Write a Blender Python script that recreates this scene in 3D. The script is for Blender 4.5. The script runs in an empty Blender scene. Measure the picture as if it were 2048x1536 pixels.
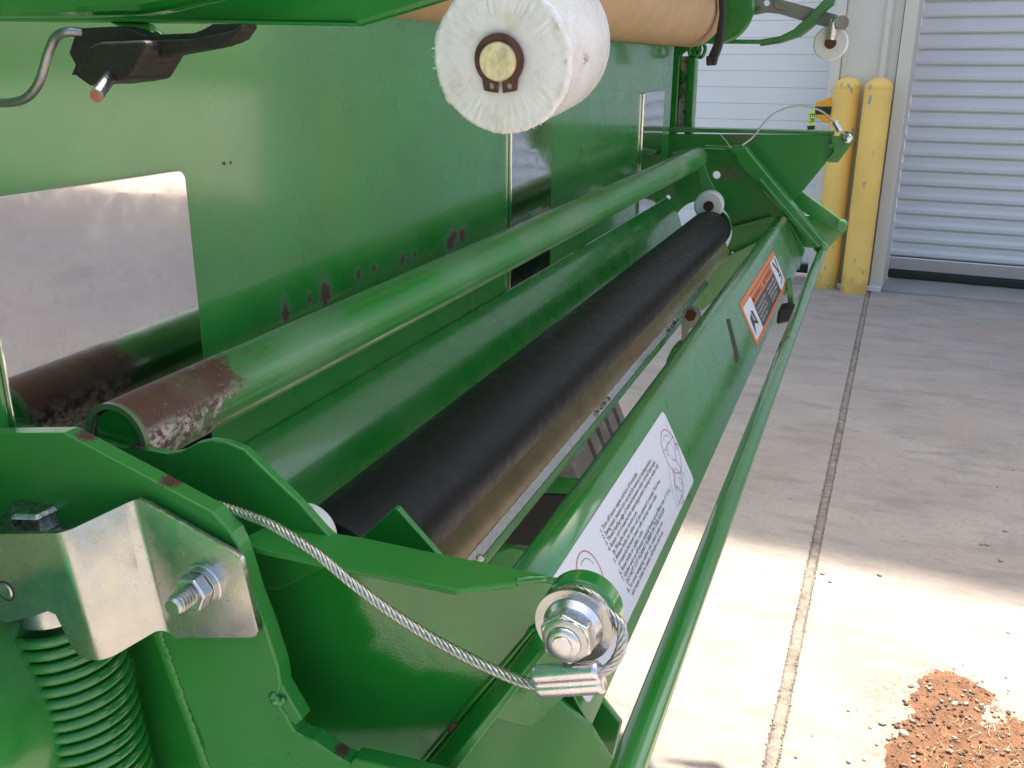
import bpy, bmesh, math, random
import numpy as np
from mathutils import Vector, Matrix, noise
from mathutils.geometry import tessellate_polygon
random.seed(7)
PI = math.pi
C = bpy.context.scene.collection
SC = bpy.context.scene

# ------------------------------------------------------------------ camera
F = 1880.0; VX, VY = 1776.0, 136.0; HC = 1.25
v1 = Vector((VX - 1024, -(VY - 768), -F))
s_ = 0.006
b_ = F * F / ((768 - VY) + s_ * (VX - 1024)); a_ = -s_ * b_
up = Vector((-a_, b_, F))
XH = v1.normalized(); ZH = up.normalized()
ZH = (ZH - XH * ZH.dot(XH)).normalized(); YH = ZH.cross(XH)
RW = Matrix((XH, YH, ZH))            # camera space -> world space
CAM = Vector((0, 0, HC))
cd = bpy.data.cameras.new('camera'); cam = bpy.data.objects.new('camera', cd); C.objects.link(cam)
M4 = RW.to_4x4(); M4.translation = CAM; cam.matrix_world = M4
cd.sensor_width = 36.0; cd.lens = 36.0 * F / 2048; cd.clip_start = 0.02; cd.clip_end = 500
SC.camera = cam

# ------------------------------------------------------------------ light
EL, AZ = math.radians(64), math.radians(-10)          # sun stands behind the building (+X)
w = bpy.data.worlds.new('World'); SC.world = w; w.use_nodes = True
nt = w.node_tree; bg = nt.nodes['Background']; sky = nt.nodes.new('ShaderNodeTexSky')
sky.sky_type = 'NISHITA'; sky.sun_disc = False; sky.sun_elevation = EL; sky.sun_rotation = PI / 2 - AZ
sky.air_density = 1.0; sky.dust_density = 4.0; sky.ozone_density = 1.0
nt.links.new(sky.outputs[0], bg.inputs[0]); bg.inputs[1].default_value = 0.15
sl = bpy.data.lights.new('sun', 'SUN'); sl.energy = 3.6; sl.angle = math.radians(1.1); sl.color = (1, .955, .88)
so = bpy.data.objects.new('sun', sl); C.objects.link(so)
sd = Vector((math.cos(EL) * math.cos(AZ), math.cos(EL) * math.sin(AZ), math.sin(EL)))
so.rotation_euler = sd.to_track_quat('Z', 'Y').to_euler()
SC.view_settings.view_transform = 'Standard'; SC.view_settings.look = 'None'
SC.view_settings.exposure = 1.5; SC.view_settings.gamma = 1; SC.view_settings.use_curve_mapping = False
SC.cycles.caustics_reflective = False; SC.cycles.caustics_refractive = False
SC.view_settings.use_white_balance = True; SC.view_settings.white_balance_temperature = 7150; SC.view_settings.white_balance_tint = 10

# ------------------------------------------------------------------ geometry helpers
def ray(px, py): return RW @ (Vector((px - 1024, -(py - 768), -F)) / F)
def V(px, py, X):                       # point of the sight line at distance X along the machine
    d = ray(px, py); return CAM + d * (X / d.x)
def VZ(px, py, Z):
    d = ray(px, py); return CAM + d * ((Z - HC) / d.z)
def VY_(px, py, Y):
    d = ray(px, py); return CAM + d * (Y / d.y)
def VP(px, py, p, n):
    d = ray(px, py); return CAM + d * ((p - CAM).dot(n) / d.dot(n))
def depthpx(p):                         # metres per photo pixel at p
    return abs((RW.transposed() @ (p - CAM)).z) / F

WO = {}                                  # world origin of each object
def emp(name, loc, label, cat, group=None):
    o = bpy.data.objects.new(name, None); C.objects.link(o); o.location = loc
    o.empty_display_size = .05
    WO[o.name] = Vector(loc); o['label'] = label; o['category'] = cat
    if group: o['group'] = group
    return o
def obj(name, bm, mat, parent=None, smooth=None, bevel=0, seg=2, label=None, kind=None, solid=0):
    if isinstance(bm, bpy.types.Mesh): me = bm
    else:
        me = bpy.data.meshes.new(name); bmesh.ops.recalc_face_normals(bm, faces=bm.faces) if solid == 0 else None
        bm.to_mesh(me); bm.free()
    vs = [v.co for v in me.vertices]
    lo = Vector((min(v[i] for v in vs) for i in range(3))); hi = Vector((max(v[i] for v in vs) for i in range(3)))
    c = (lo + hi) / 2; me.transform(Matrix.Translation(-c))
    if mat and not me.materials: me.materials.append(mat)
    o = bpy.data.objects.new(name, me); C.objects.link(o)
    o.location = c - (WO[parent.name] if parent else Vector()); WO[o.name] = c
    if parent: o.parent = parent
    if smooth is not None:
        me.polygons.foreach_set('use_smooth', [True] * len(me.polygons))
        if smooth > 0: me.set_sharp_from_angle(angle=math.radians(smooth))
    if solid:
        m = o.modifiers.new('s', 'SOLIDIFY'); m.thickness = solid; m.offset = 0
    if bevel:
        m = o.modifiers.new('b', 'BEVEL'); m.width = bevel; m.segments = seg; m.limit_method = 'ANGLE'; m.angle_limit = math.radians(30)
        m.harden_normals = False
    if label: o['label'] = label
    if kind: o['kind'] = kind
    return o
def tagm(o, label, cat, group=None):
    o['label'] = label; o['category'] = cat
    if group: o['group'] = group
    return o
def copy_tree(o, off, parent=None):
    c = o.copy(); C.objects.link(c)
    c.parent = parent
    if parent is None: c.location = o.location + Vector(off)
    WO[c.name] = WO[o.name] + Vector(off)
    for ch in list(o.children): copy_tree(ch, off, c)
    return c

def prism(pts, ext, holes=(), bm=None):
    bm = bm or bmesh.new(); ext = Vector(ext)
    loops = [list(pts)] + [list(h) for h in holes]
    tri = tessellate_polygon([[Vector(p) for p in l] for l in loops])
    flat = [Vector(p) for l in loops for p in l]
    a = [bm.verts.new(p) for p in flat]; b = [bm.verts.new(p + ext) for p in flat]
    if not holes:
        bm.faces.new(a); bm.faces.new(list(reversed(b)))
    else:
        for t in tri:
            try: bm.faces.new([a[i] for i in t]); bm.faces.new([b[i] for i in reversed(t)])
            except ValueError: pass
    k = 0
    for l in loops:
        n = len(l)
        for i in range(n):
            bm.faces.new([a[k + i], b[k + i], b[k + (i + 1) % n], a[k + (i + 1) % n]])
        k += n
    return bm
def px(pts, X): return [V(x, y, X) for x, y in pts]
def circ_px(cx, cy, r, X, n=24, ry=None): return [V(cx + r * math.cos(t), cy + (ry or r) * math.sin(t), X) for t in [2 * PI * i / n for i in range(n)]]
def basis(d):
    d = d.normalized(); a = Vector((0, 0, 1)) if abs(d.z) < .9 else Vector((1, 0, 0))
    u = a.cross(d).normalized(); return u, d.cross(u)
def ngon(c, d, r, n, ph=0):
    u, v = basis(Vector(d)); return [Vector(c) + (u * math.cos(ph + 2 * PI * i / n) + v * math.sin(ph + 2 * PI * i / n)) * r for i in range(n)]
def lathe(c, d, prof, n=48, bm=None, caps=True, jitter=None):   # prof = [(dist along d, radius)]
    bm = bm or bmesh.new(); c = Vector(c); d = Vector(d).normalized(); u, v = basis(d); rings = []
    for h, r in prof:
        ring = []
        for i in range(n):
            t = 2 * PI * i / n; q = (u * math.cos(t) + v * math.sin(t))
            rr, hh = (r, h) if not jitter else jitter(r, h, t)
            ring.append(bm.verts.new(c + d * hh + q * rr))
        rings.append(ring)
    for a, b in zip(rings, rings[1:]):
        for i in range(n): bm.faces.new([a[i], a[(i + 1) % n], b[(i + 1) % n], b[i]])
    if caps: bm.faces.new(list(reversed(rings[0]))); bm.faces.new(rings[-1])
    return bm
def cyl(p0, p1, r, n=32, bm=None, r2=None):
    p0, p1 = Vector(p0), Vector(p1); return lathe(p0, p1 - p0, [(0, r), ((p1 - p0).length, r if r2 is None else r2)], n, bm)
def smooth_path(pts, n=8):
    out = []; P = [Vector(p) for p in pts]; P = [P[0] * 2 - P[1]] + P + [P[-1] * 2 - P[-2]]
    for i in range(1, len(P) - 2):
        for k in range(n):
            t = k / n; a, b, c, d = P[i - 1:i + 3]
            out.append(.5 * ((2 * b) + (c - a) * t + (2 * a - 5 * b + 4 * c - d) * t * t + (3 * b - a - 3 * c + d) * t ** 3))
    out.append(P[-2]); return out
def frames(path):
    T = []
    for i in range(len(path)):
        T.append((path[min(i + 1, len(path) - 1)] - path[max(i - 1, 0)]).normalized())
    u, _ = basis(T[0]); fr = []
    for t in T:
        u = (u - t * u.dot(t)).normalized(); fr.append((t, u, t.cross(u)))
    return fr
def tube(path, r, n=12, bm=None, sq=None, caps=True):
    bm = bm or bmesh.new(); rings = []
    for p, (t, u, v) in zip(path, frames(path)):
        rings.append([bm.verts.new(p + (u * math.cos(2 * PI * i / n) + v * math.sin(2 * PI * i / n)) * r) for i in range(n)])
    for a, b in zip(rings, rings[1:]):
        for i in range(n): bm.faces.new([a[i], a[(i + 1) % n], b[(i + 1) % n], b[i]])
    if caps: bm.faces.new(list(reversed(rings[0]))); bm.faces.new(rings[-1])
    return bm
def rope(path, r, pitch, strands=7, n=8, steps=None):
    bm = bmesh.new(); L = 0; path = path; fr = frames(path)
    s = [0]
    for a, b in zip(path, path[1:]): s.append(s[-1] + (b - a).length)
    N = steps or int(s[-1] / pitch * 14); sr = r * .44
    def samp(x):
        import bisect
        i = min(max(bisect.bisect_right(s, x) - 1, 0), len(s) - 2); f = (x - s[i]) / (s[i + 1] - s[i] + 1e-12)
        p = path[i].lerp(path[i + 1], f); t = fr[i][0].lerp(fr[i + 1][0], f).normalized(); u = fr[i][1].lerp(fr[i + 1][1], f)
        u = (u - t * u.dot(t)).normalized(); return p, t, u, t.cross(u)
    for k in range(strands):
        pts = []
        for j in range(N + 1):
            p, t, u, v = samp(s[-1] * j / N); a = 2 * PI * (s[-1] * j / N / pitch + k / strands)
            pts.append(p + (u * math.cos(a) + v * math.sin(a)) * (r - sr))
        tube(pts, sr, n, bm)
    return bm
def box(c, sx, sy, sz, bm=None, rot=None):
    bm = bm or bmesh.new(); r = bmesh.ops.create_cube(bm, size=1)['verts']
    for v in r:
        p = Vector((v.co.x * sx, v.co.y * sy, v.co.z * sz))
        if rot is not None: p = rot @ p
        v.co = p + Vector(c)
    return bm
def extrude_profile(prof, x0, x1, closed=False, bm=None, nx=1):   # prof [(Y,Z)] swept along X
    bm = bm or bmesh.new(); rings = [[bm.verts.new((x0 + (x1 - x0) * k / nx, y, z)) for y, z in prof] for k in range(nx + 1)]
    n = len(prof)
    for a, b in zip(rings, rings[1:]):
        for i in range(n if closed else n - 1): bm.faces.new([a[i], a[(i + 1) % n], b[(i + 1) % n], b[i]])
    if closed: bm.faces.new(rings[0]); bm.faces.new(list(reversed(rings[-1])))
    return bm
def hexbolt(c, d, r, h, dome=.15, bm=None):
    c = Vector(c); d = Vector(d).normalized(); bm = bm or bmesh.new(); n = 6
    l0 = ngon(c, d, r, 6, .3); l1 = [p + d * h * .82 for p in l0]; l2 = [c + (p - c) * .86 + d * h for p in l0]
    A = [bm.verts.new(p) for p in l0]; B = [bm.verts.new(p) for p in l1]; D = [bm.verts.new(p) for p in l2]
    bm.faces.new(list(reversed(A))); bm.faces.new(D)
    for i in range(6):
        j = (i + 1) % 6; bm.faces.new([A[i], A[j], B[j], B[i]]); bm.faces.new([B[i], B[j], D[j], D[i]])
    return bm
def ringprism(c, d, ro, ri, h, n=40):
    return prism(ngon(c, d, ro, n), Vector(d).normalized() * h, [list(reversed(ngon(c, d, ri, n)))])

# ------------------------------------------------------------------ material helpers
def mat(name, base, rough=.5, metal=0, coat=0, bump=0, bscale=200, var=0, vscale=8, rvar=0, spec=None, bump2=None):
    m = bpy.data.materials.new(name); m.use_nodes = True; n = m.node_tree.nodes; l = m.node_tree.links; p = n['Principled BSDF']
    p.inputs['Base Color'].default_value = (*base, 1); p.inputs['Roughness'].default_value = rough; p.inputs['Metallic'].default_value = metal
    p.inputs['Coat Weight'].default_value = coat; p.inputs['Coat Roughness'].default_value = .08
    geo = n.new('ShaderNodeNewGeometry')
    if var:
        t = n.new('ShaderNodeTexNoise'); t.inputs['Scale'].default_value = vscale; t.inputs['Detail'].default_value = 3; l.new(geo.outputs['Position'], t.inputs['Vector'])
        r = n.new('ShaderNodeMapRange'); r.inputs[1].default_value = .3; r.inputs[2].default_value = .7; r.inputs[3].default_value = 1 - var; r.inputs[4].default_value = 1 + var
        l.new(t.outputs[0], r.inputs[0])
        x = n.new('ShaderNodeVectorMath'); x.operation = 'SCALE'; x.inputs[0].default_value = base; l.new(r.outputs[0], x.inputs['Scale']); l.new(x.outputs[0], p.inputs['Base Color'])
    if rvar:
        t = n.new('ShaderNodeTexNoise'); t.inputs['Scale'].default_value = vscale * 2.3; t.inputs['Detail'].default_value = 2; l.new(geo.outputs['Position'], t.inputs['Vector'])
        r = n.new('ShaderNodeMapRange'); r.inputs[1].default_value = .3; r.inputs[2].default_value = .7; r.inputs[3].default_value = max(rough - rvar, .02); r.inputs[4].default_value = rough + rvar
        l.new(t.outputs[0], r.inputs[0]); l.new(r.outputs[0], p.inputs['Roughness'])
    last = None
    for bs in ([(bscale, bump)] if bump else []) + (bump2 or []):
        t = n.new('ShaderNodeTexNoise'); t.inputs['Scale'].default_value = bs[0]; t.inputs['Detail'].default_value = 3; l.new(geo.outputs['Position'], t.inputs['Vector'])
        b = n.new('ShaderNodeBump'); b.inputs['Strength'].default_value = 1; b.inputs['Distance'].default_value = bs[1]; l.new(t.outputs[0], b.inputs['Height'])
        if last: l.new(last.outputs[0], b.inputs['Normal'])
        l.new(b.outputs[0], p.inputs['Normal']); last = b
    if last: l.new(last.outputs[0], p.inputs['Coat Normal'])
    return m
def nodes(m): return m.node_tree.nodes, m.node_tree.links, m.node_tree.nodes['Principled BSDF']
def overlay(m, fac_socket, col, rough=None, metal=None):
    n, l, p = nodes(m)
    for sock, val in (('Base Color', (*col, 1)), ('Roughness', rough), ('Metallic', metal), ('Coat Weight', 0.0)):
        if val is None: continue
        inp = p.inputs[sock]; mx = n.new('ShaderNodeMix'); mx.data_type = 'RGBA' if sock == 'Base Color' else 'FLOAT'
        A, B, O = (mx.inputs[6], mx.inputs[7], mx.outputs[2]) if sock == 'Base Color' else (mx.inputs[2], mx.inputs[3], mx.outputs[0])
        if inp.links: l.new(inp.links[0].from_socket, A)
        else: A.default_value = inp.default_value
        B.default_value = val; l.new(fac_socket, mx.inputs[0]); l.new(O, inp)
def math_(m, op, a, b=None, c=None, clamp=False):
    n, l, _ = nodes(m); x = n.new('ShaderNodeMath'); x.operation = op; x.use_clamp = clamp
    for i, v in enumerate((a, b, c)):
        if v is None: continue
        if isinstance(v, (int, float)): x.inputs[i].default_value = v
        else: l.new(v, x.inputs[i])
    return x.outputs[0]
def noise_(m, scale, detail=6, rough=.6, vec=None, stretch=None):
    n, l, _ = nodes(m); t = n.new('ShaderNodeTexNoise'); t.inputs['Scale'].default_value = scale; t.inputs['Detail'].default_value = detail; t.inputs['Roughness'].default_value = rough
    g = n.new('ShaderNodeNewGeometry'); src = vec or g.outputs['Position']
    if stretch:
        mp = n.new('ShaderNodeMapping'); mp.inputs['Scale'].default_value = stretch; l.new(src, mp.inputs[0]); src = mp.outputs[0]
    l.new(src, t.inputs['Vector']); return t.outputs[0]
def ramp(m, s, a, b, lo=0, hi=1):
    n, l, _ = nodes(m); r = n.new('ShaderNodeMapRange'); r.interpolation_type = 'SMOOTHSTEP'
    r.inputs[1].default_value = a; r.inputs[2].default_value = b; r.inputs[3].default_value = lo; r.inputs[4].default_value = hi; l.new(s, r.inputs[0]); return r.outputs[0]
def spots(m, lst, edge=.25, ns=120, amp=.5):
    """lst of (centre, (rx,ry,rz)); returns mask"""
    n, l, _ = nodes(m); g = n.new('ShaderNodeNewGeometry'); nz = noise_(m, ns, 5)
    best = None
    for c, r in lst:
        s1 = n.new('ShaderNodeVectorMath'); s1.operation = 'SUBTRACT'; l.new(g.outputs['Position'], s1.inputs[0]); s1.inputs[1].default_value = c
        s2 = n.new('ShaderNodeVectorMath'); s2.operation = 'DIVIDE'; l.new(s1.outputs[0], s2.inputs[0]); s2.inputs[1].default_value = r
        s3 = n.new('ShaderNodeVectorMath'); s3.operation = 'LENGTH'; l.new(s2.outputs[0], s3.inputs[0])
        best = s3.outputs['Value'] if best is None else math_(m, 'MINIMUM', best, s3.outputs['Value'])
    d = math_(m, 'ADD', best, math_(m, 'MULTIPLY', math_(m, 'SUBTRACT', nz, .5), amp * 2))
    return ramp(m, d, 1 + edge, 1 - edge), d
def scratch(m, col=(.25, .26, .25), amount=.62, scale=30, stretch=(1, 1, 1), rough=.6, strength=.5):
    s = noise_(m, scale, 10, .75, stretch=stretch); f = math_(m, 'MULTIPLY', ramp(m, s, amount, amount + .12), strength); overlay(m, f, col, rough)

GREEN = (.008, .196, .026)
RUST = (.075, .022, .012)
def green(name, rough=.26, coat=.35, dust=.22, wav=None, crough=.10, cior=1.5, bmp=0):
    m = mat(name, GREEN, rough, 0, coat, bmp, 900, .10, 14, .06, bump2=wav)
    p_ = nodes(m)[2]; p_.inputs['Coat IOR'].default_value = cior; p_.inputs['Coat Roughness'].default_value = crough; p_.inputs['Coat Weight'].default_value = min(1, coat * 1.6)
    s = noise_(m, 9, 4, .5); f = math_(m, 'MULTIPLY', ramp(m, s, .38, .72), dust); overlay(m, f, (.17, .27, .17), .5)
    return m
paint = green('green_paint')
panel_paint = green('panel_paint', .3, .55, .08, [(1.6, .006)], .11)
nodes(panel_paint)[2].inputs['Coat IOR'].default_value = 1.78
gloss_paint = green('glossy_green_paint', .12, .5, .04, [(60, .0002)], bmp=.00005)
dull_paint = green('weathered_green_paint', .38, .12, .45)
steel_mirror = mat('polished_steel', (.84, .83, .82), .06, 1, 0, bump2=[(1.6, .008)], var=.05, vscale=30, rvar=.04)
zinc = mat('zinc_plate', (.45, .47, .46), .24, 1, 0, .00003, 1500, .08, 60, .07)
overlay(zinc, math_(zinc, 'MULTIPLY', ramp(zinc, noise_(zinc, 28, 5), .42, .72), .5), (.60, .55, .42))
overlay(zinc, math_(zinc, 'MULTIPLY', ramp(zinc, noise_(zinc, 600, 4), .62, .72), .35), (.30, .30, .28), .5)
bright_steel = mat('bright_steel', (.60, .61, .63), .22, 1, 0, .00006, 2000, .1, 200, .08)
cable_steel = mat('cable_steel', (.50, .47, .43), .32, 1, 0, 0, 0, .25, 600, .1)
dark_zinc = mat('dark_zinc', (.40, .42, .40), .26, 1, 0, .0002, 600, .25, 200, .1)
far_steel = mat('dull_zinc_arm', (.22, .22, .20), .45, .6, 0, 0, 0, .15, 20, .05)
dark_steel = mat('dark_steel', (.10, .10, .10), .42, .8, 0, .0003, 700, .3, 120, .1)
iron = mat('blackened_iron', (.022, .017, .015), .5, .3, 0, .0004, 500, .3, 100, .1)
grey_rod = mat('grey_rod_steel', (.25, .25, .27), .35, 1, 0, .0002, 600, .2, 80, .1)
rustm = mat('rust', RUST, .85, 0, 0, .0006, 500, .4, 150)
poly = mat('white_plastic', (.70, .71, .71), .38, 0, 0, .0004, 160, .05, 60)
nodes(poly)[2].inputs['Subsurface Weight'].default_value = .25; nodes(poly)[2].inputs['Subsurface Radius'].default_value = (.006, .006, .006); nodes(poly)[2].inputs['Subsurface Scale'].default_value = 1
rubber = mat('black_rubber', (.006, .007, .009), .5, 0, 0, .0002, 400, .2, 40, .08)
overlay(rubber, math_(rubber, 'MULTIPLY', ramp(rubber, noise_(rubber, 14, 8, .7, stretch=(1, 4, 4)), .5, .8), .22), (.07, .05, .035), .8)
nodes(rubber)[2].inputs['Specular IOR Level'].default_value = .3
strap_rubber = mat('strap_rubber', (.012, .012, .013), .5, 0, 0, .0002, 300)
tyre_m = mat('tyre_rubber', (.13, .12, .11), .85, 0, 0, .002, 120, .3, 40)
card = mat('cardboard', (.46, .31, .18), .75, 0, 0, .0004, 250, .08, 25)
overlay(card, math_(card, 'MULTIPLY', ramp(card, noise_(card, 40, 6, .6, stretch=(6, .3, .3)), .55, .7), .35), (.34, .22, .12))
pan = mat('worn_steel_pan', (.84, .63, .42), .30, 1, 0, 0, 0, .08, 30, .03)
overlay(pan, math_(pan, 'MULTIPLY', ramp(pan, noise_(pan, 40, 4, .5, stretch=(1.5, 1, 1)), .45, .7), .35), (.62, .42, .25), .36)
white_paint = mat('white_label', (.66, .67, .74), .35, 0, 0, 0)
yellow = mat('yellow_paint', (.88, .57, .15), .6, 0, 0, .0015, 120, .06, 6)
overlay(yellow, ramp(yellow, noise_(yellow, 26, 3, .5, stretch=(1.2, 1.2, .35)), .675, .685), (.36, .33, .28), .8)
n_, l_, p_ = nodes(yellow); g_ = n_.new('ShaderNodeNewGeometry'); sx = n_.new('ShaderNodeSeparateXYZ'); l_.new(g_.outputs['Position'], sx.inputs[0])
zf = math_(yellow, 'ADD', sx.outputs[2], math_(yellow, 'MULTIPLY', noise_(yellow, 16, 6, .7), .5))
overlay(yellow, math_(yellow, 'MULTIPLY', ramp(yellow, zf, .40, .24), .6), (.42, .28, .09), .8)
overlay(yellow, math_(yellow, 'MULTIPLY', ramp(yellow, noise_(yellow, 5, 6), .5, .75), .35), (.62, .45, .10), .7)
door_m = mat('door_sheet_metal', (.60, .61, .64), .42, 0, 0, 0, 0, .04, 2, .08, bump2=[(2.2, .012)])
door_m2 = mat('white_door_panel', (.76, .77, .80), .45, 0, 0, .0006, 300, .02, 3)
trim_m = mat('beige_siding', (.60, .57, .52), .5, 0, 0, .0004, 200, .04, 3)
seal = mat('black_seal', (.015, .015, .016), .7)
orange = mat('orange_print', (.62, .17, .045), .45)
orange2 = mat('orange_plastic', (.80, .36, .02), .45)
lime = mat('lime_tape', (.62, .80, .05), .5)
ink = mat('black_ink', (.012, .012, .014), .5)
dark_label = mat('dark_label', (.03, .03, .034), .45)
white_ink = mat('white_ink', (.7, .7, .7), .5)
red_ink = mat('red_ink', (.45, .03, .03), .5)

n_, l_, p_ = nodes(card)
# concrete
conc = mat('concrete', (.345, .31, .28), .85, 0, 0, .0012, 260, .10, 3.2)
overlay(conc, math_(conc, 'MULTIPLY', ramp(conc, noise_(conc, 5, 9, .68, stretch=(2.2, .7, 1)), .46, .66), .55), (.205, .187, .175))
overlay(conc, math_(conc, 'MULTIPLY', ramp(conc, noise_(conc, 60, 8, .7), .52, .62), .55), (.25, .225, .205))
overlay(conc, math_(conc, 'MULTIPLY', ramp(conc, noise_(conc, 9, 10, .75, stretch=(3.2, .55, 1)), .60, .68), .5), (.16, .145, .135))
overlay(conc, math_(conc, 'MULTIPLY', ramp(conc, noise_(conc, 190, 3, .6), .66, .70), .7), (.13, .10, .085))
overlay(conc, math_(conc, 'MULTIPLY', ramp(conc, noise_(conc, 1.7, 6, .6), .50, .66), .35), (.36, .27, .21))
DC = VZ(1905, 1470, 0)
mk, dd = spots(conc, [(DC, (.22, .20, .1)), (VZ(2000, 1540, 0), (.22, .2, .1)), (VZ(1890, 1390, 0), (.12, .10, .1))], .35, 14, .9); overlay(conc, math_(conc, 'MULTIPLY', mk, math_(conc, 'MULTIPLY', ramp(conc, noise_(conc, 70, 8, .75), .45, .65), .75)), (.22, .11, .065))
crk = noise_(conc, 2.6, 5, .55, stretch=(1.0, .5, 1)); crk = ramp(conc, math_(conc, 'ABSOLUTE', math_(conc, 'SUBTRACT', crk, .5)), .0035, .0005); overlay(conc, math_(conc, 'MULTIPLY', crk, .2), (.13, .115, .10))
sill_conc = mat('smooth_concrete', (.30, .30, .29), .8, 0, 0, .001, 100, .12, 5)
joint_m = mat('joint_filler', (.27, .235, .20), .95, 0, 0, .004, 160, .35, 40)
dirt = mat('red_dirt', (.19, .092, .050), .95, 0, 0, .004, 120, .3, 30)
stone_m = mat('pebble_stone', (.26, .22, .19), .85, 0, 0, .002, 120, .35, 30)
n_, l_, p_ = nodes(stone_m); g_ = n_.new('ShaderNodeNewGeometry'); cr_ = n_.new('ShaderNodeValToRGB'); l_.new(g_.outputs['Random Per Island'], cr_.inputs[0])
cr_.color_ramp.elements[0].color = (.09, .075, .065, 1); cr_.color_ramp.elements[1].color = (.42, .36, .30, 1); e_ = cr_.color_ramp.elements.new(.5); e_.color = (.22, .12, .075, 1)
l_.new(cr_.outputs[0], p_.inputs['Base Color'])
straw = mat('dry_straw', (.55, .42, .25), .8)

# ------------------------------------------------------------------ SETTING
SX = 1.0
def slab(name, x0, x1, y0, y1, z, mt, **k):
    bm = bmesh.new(); bm.faces.new([bm.verts.new(p) for p in ((x0, y0, z), (x1, y0, z), (x1, y1, z), (x0, y1, z))]); return obj(name, bm, mt, **k)
g0 = slab('ground', -60, 70, -60, 60, -.02, conc, kind='structure')
# the joint between the slabs runs away from the camera to the bollard
jp0 = VZ(1540, 1536, 0); jp1 = VZ(1735, 590, 0)
jd = (jp1 - jp0).normalized(); js = Vector((-jd.y, jd.x, 0)); jw = .0125
def slab_poly(pts, nm):
    bm = prism(pts, (0, 0, -.05)); return obj(nm, bm, conc, g0, bevel=.004, seg=2)
A0 = jp0 - jd * 30; A1 = jp1 + jd * 0.12
slab_poly([A0 + js * jw, A1 + js * jw, A1 + js * 40, A0 + js * 40], 'concrete_slab')
slab_poly([A0 - js * jw, A0 - js * 40, A1 - js * 40, A1 - js * jw], 'concrete_slab')
bm = bmesh.new(); N = 500; prev = None
for i in range(N + 1):
    p = A0.lerp(A1, i / N) if i < 50 else jp0.lerp(A1, (i - 50) / (N - 50)) - (jd * .0)
    zz = -.006 + .003 * noise.noise(p * 9)
    r = [bm.verts.new(Vector((p.x, p.y, zz)) + js * k + Vector((0, 0, -.004 if abs(k) > .01 else .002 * noise.noise(p * 40)))) for k in (-jw, -jw * .5, 0, jw * .5, jw)]
    if prev:
        for a in range(4): bm.faces.new([prev[a], prev[a + 1], r[a + 1], r[a]])
    prev = r
obj('joint_filler', bm, joint_m, g0, smooth=0)
# crumbled grit along both joint edges
bm = bmesh.new()
for i in range(900):
    t = random.random() ** 1.3; p = jp0.lerp(A1, t) + js * (random.choice((-1, 1)) * jw * (1 + random.gauss(0, .16)))
    s = random.uniform(.0008, .0024); bmesh.ops.create_icosphere(bm, subdivisions=1, radius=s, matrix=Matrix.Translation((p.x, p.y, random.uniform(-.001, .002))) @ Matrix.Diagonal((1, 1.2, .7, 1)))
obj('joint_grit', bm, joint_m, g0, kind='stuff')
# apron of smooth concrete under the door recess
yaw = math.radians(4.2)
BW = Vector((5.86, -.118, 0))                       # foot of the right door's jamb
BU = Vector((math.sin(yaw), math.cos(yaw), 0))      # along the wall, to the left
BN = Vector((math.cos(yaw), -math.sin(yaw), 0))     # into the building
def B(u, n, z): return BW + BU * u + BN * n + Vector((0, 0, z))

# ------------------------------------------------------------------ BUILDING
HB = 6.9
bld = emp('building', B(0, 0, 0), 'pale metal-sided building with a roll-up door and a white sectional door', 'building')
def bbox(u0, u1, n0, n1, z0, z1, bm=None):
    bm = bm or bmesh.new()
    vs = [bm.verts.new(B(u, n, z)) for u in (u0, u1) for n in (n0, n1) for z in (z0, z1)]
    for f in ((0, 1, 3, 2), (4, 6, 7, 5), (0, 4, 5, 1), (2, 3, 7, 6), (0, 2, 6, 4), (1, 5, 7, 3)): bm.faces.new([vs[i] for i in f])
    return bm
def siding(u0, u1, z0, z1, n=0.0, rib=.0, name='wall_siding'):
    """ribbed sheet, front at n"""
    prof = []; u = u0; k = 0
    while u < u1 - 1e-6:
        prof += [(u, 0), (min(u + .19, u1), 0), (min(u + .205, u1), -.028), (min(u + .255, u1), -.028), (min(u + .27, u1), 0)]; u += .305
    prof += [(u1, 0)]
    bm = bmesh.new(); a = [bm.verts.new(B(x, n + y, z0)) for x, y in prof]; b = [bm.verts.new(B(x, n + y, z1)) for x, y in prof]
    for i in range(len(prof) - 1):
        if (a[i].co - a[i + 1].co).length > 1e-5: bm.faces.new([a[i], a[i + 1], b[i + 1], b[i]])
    return obj(name, bm, trim_m, bld)
DW = 2.15; DH = 4.3; CW = .425; LW = 4.2
# piers: between the doors and right of the roll-up door
# pier seen in the photo
bm = bbox(.075, CW - .06, .02, .5, .02, DH); obj('wall_pier', bm, trim_m, bld)
bm = bmesh.new()
zz0 = .03
prof = [(.075, .018), (.12, .018), (.135, -.012), (.16, -.012), (.175, .018), (.34, .018), (.355, -.004), (.365, -.004), (.38, .018), (CW - .06, .018)]
a = [bm.verts.new(B(x, y, zz0)) for x, y in prof]; b = [bm.verts.new(B(x, y, DH)) for x, y in prof]
for i in range(len(prof) - 1): bm.faces.new([a[i], a[i + 1], b[i + 1], b[i]])
obj('pier_siding', bm, trim_m, bld)
obj('door_jamb', bbox(0, .07, -.015, .40, .0, DH), trim_m, bld, bevel=.004)
obj('door_jamb', bbox(CW - .055, CW, -.035, .40, .0, DH), trim_m, bld, bevel=.006)
obj('base_flashing', bbox(.0, CW - .06, -.03, .0, -.001, .03), white_paint, bld, bevel=.003)
obj('door_jamb', bbox(-DW - .07, -DW, -.015, .40, 0, DH), trim_m, bld, bevel=.004)
siding(-DW - 1.0, -DW - .08, .02, DH)
obj('wall_pier', bbox(-DW - 1.0, -DW - .08, .02, .5, 0, DH), trim_m, bld)
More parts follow.
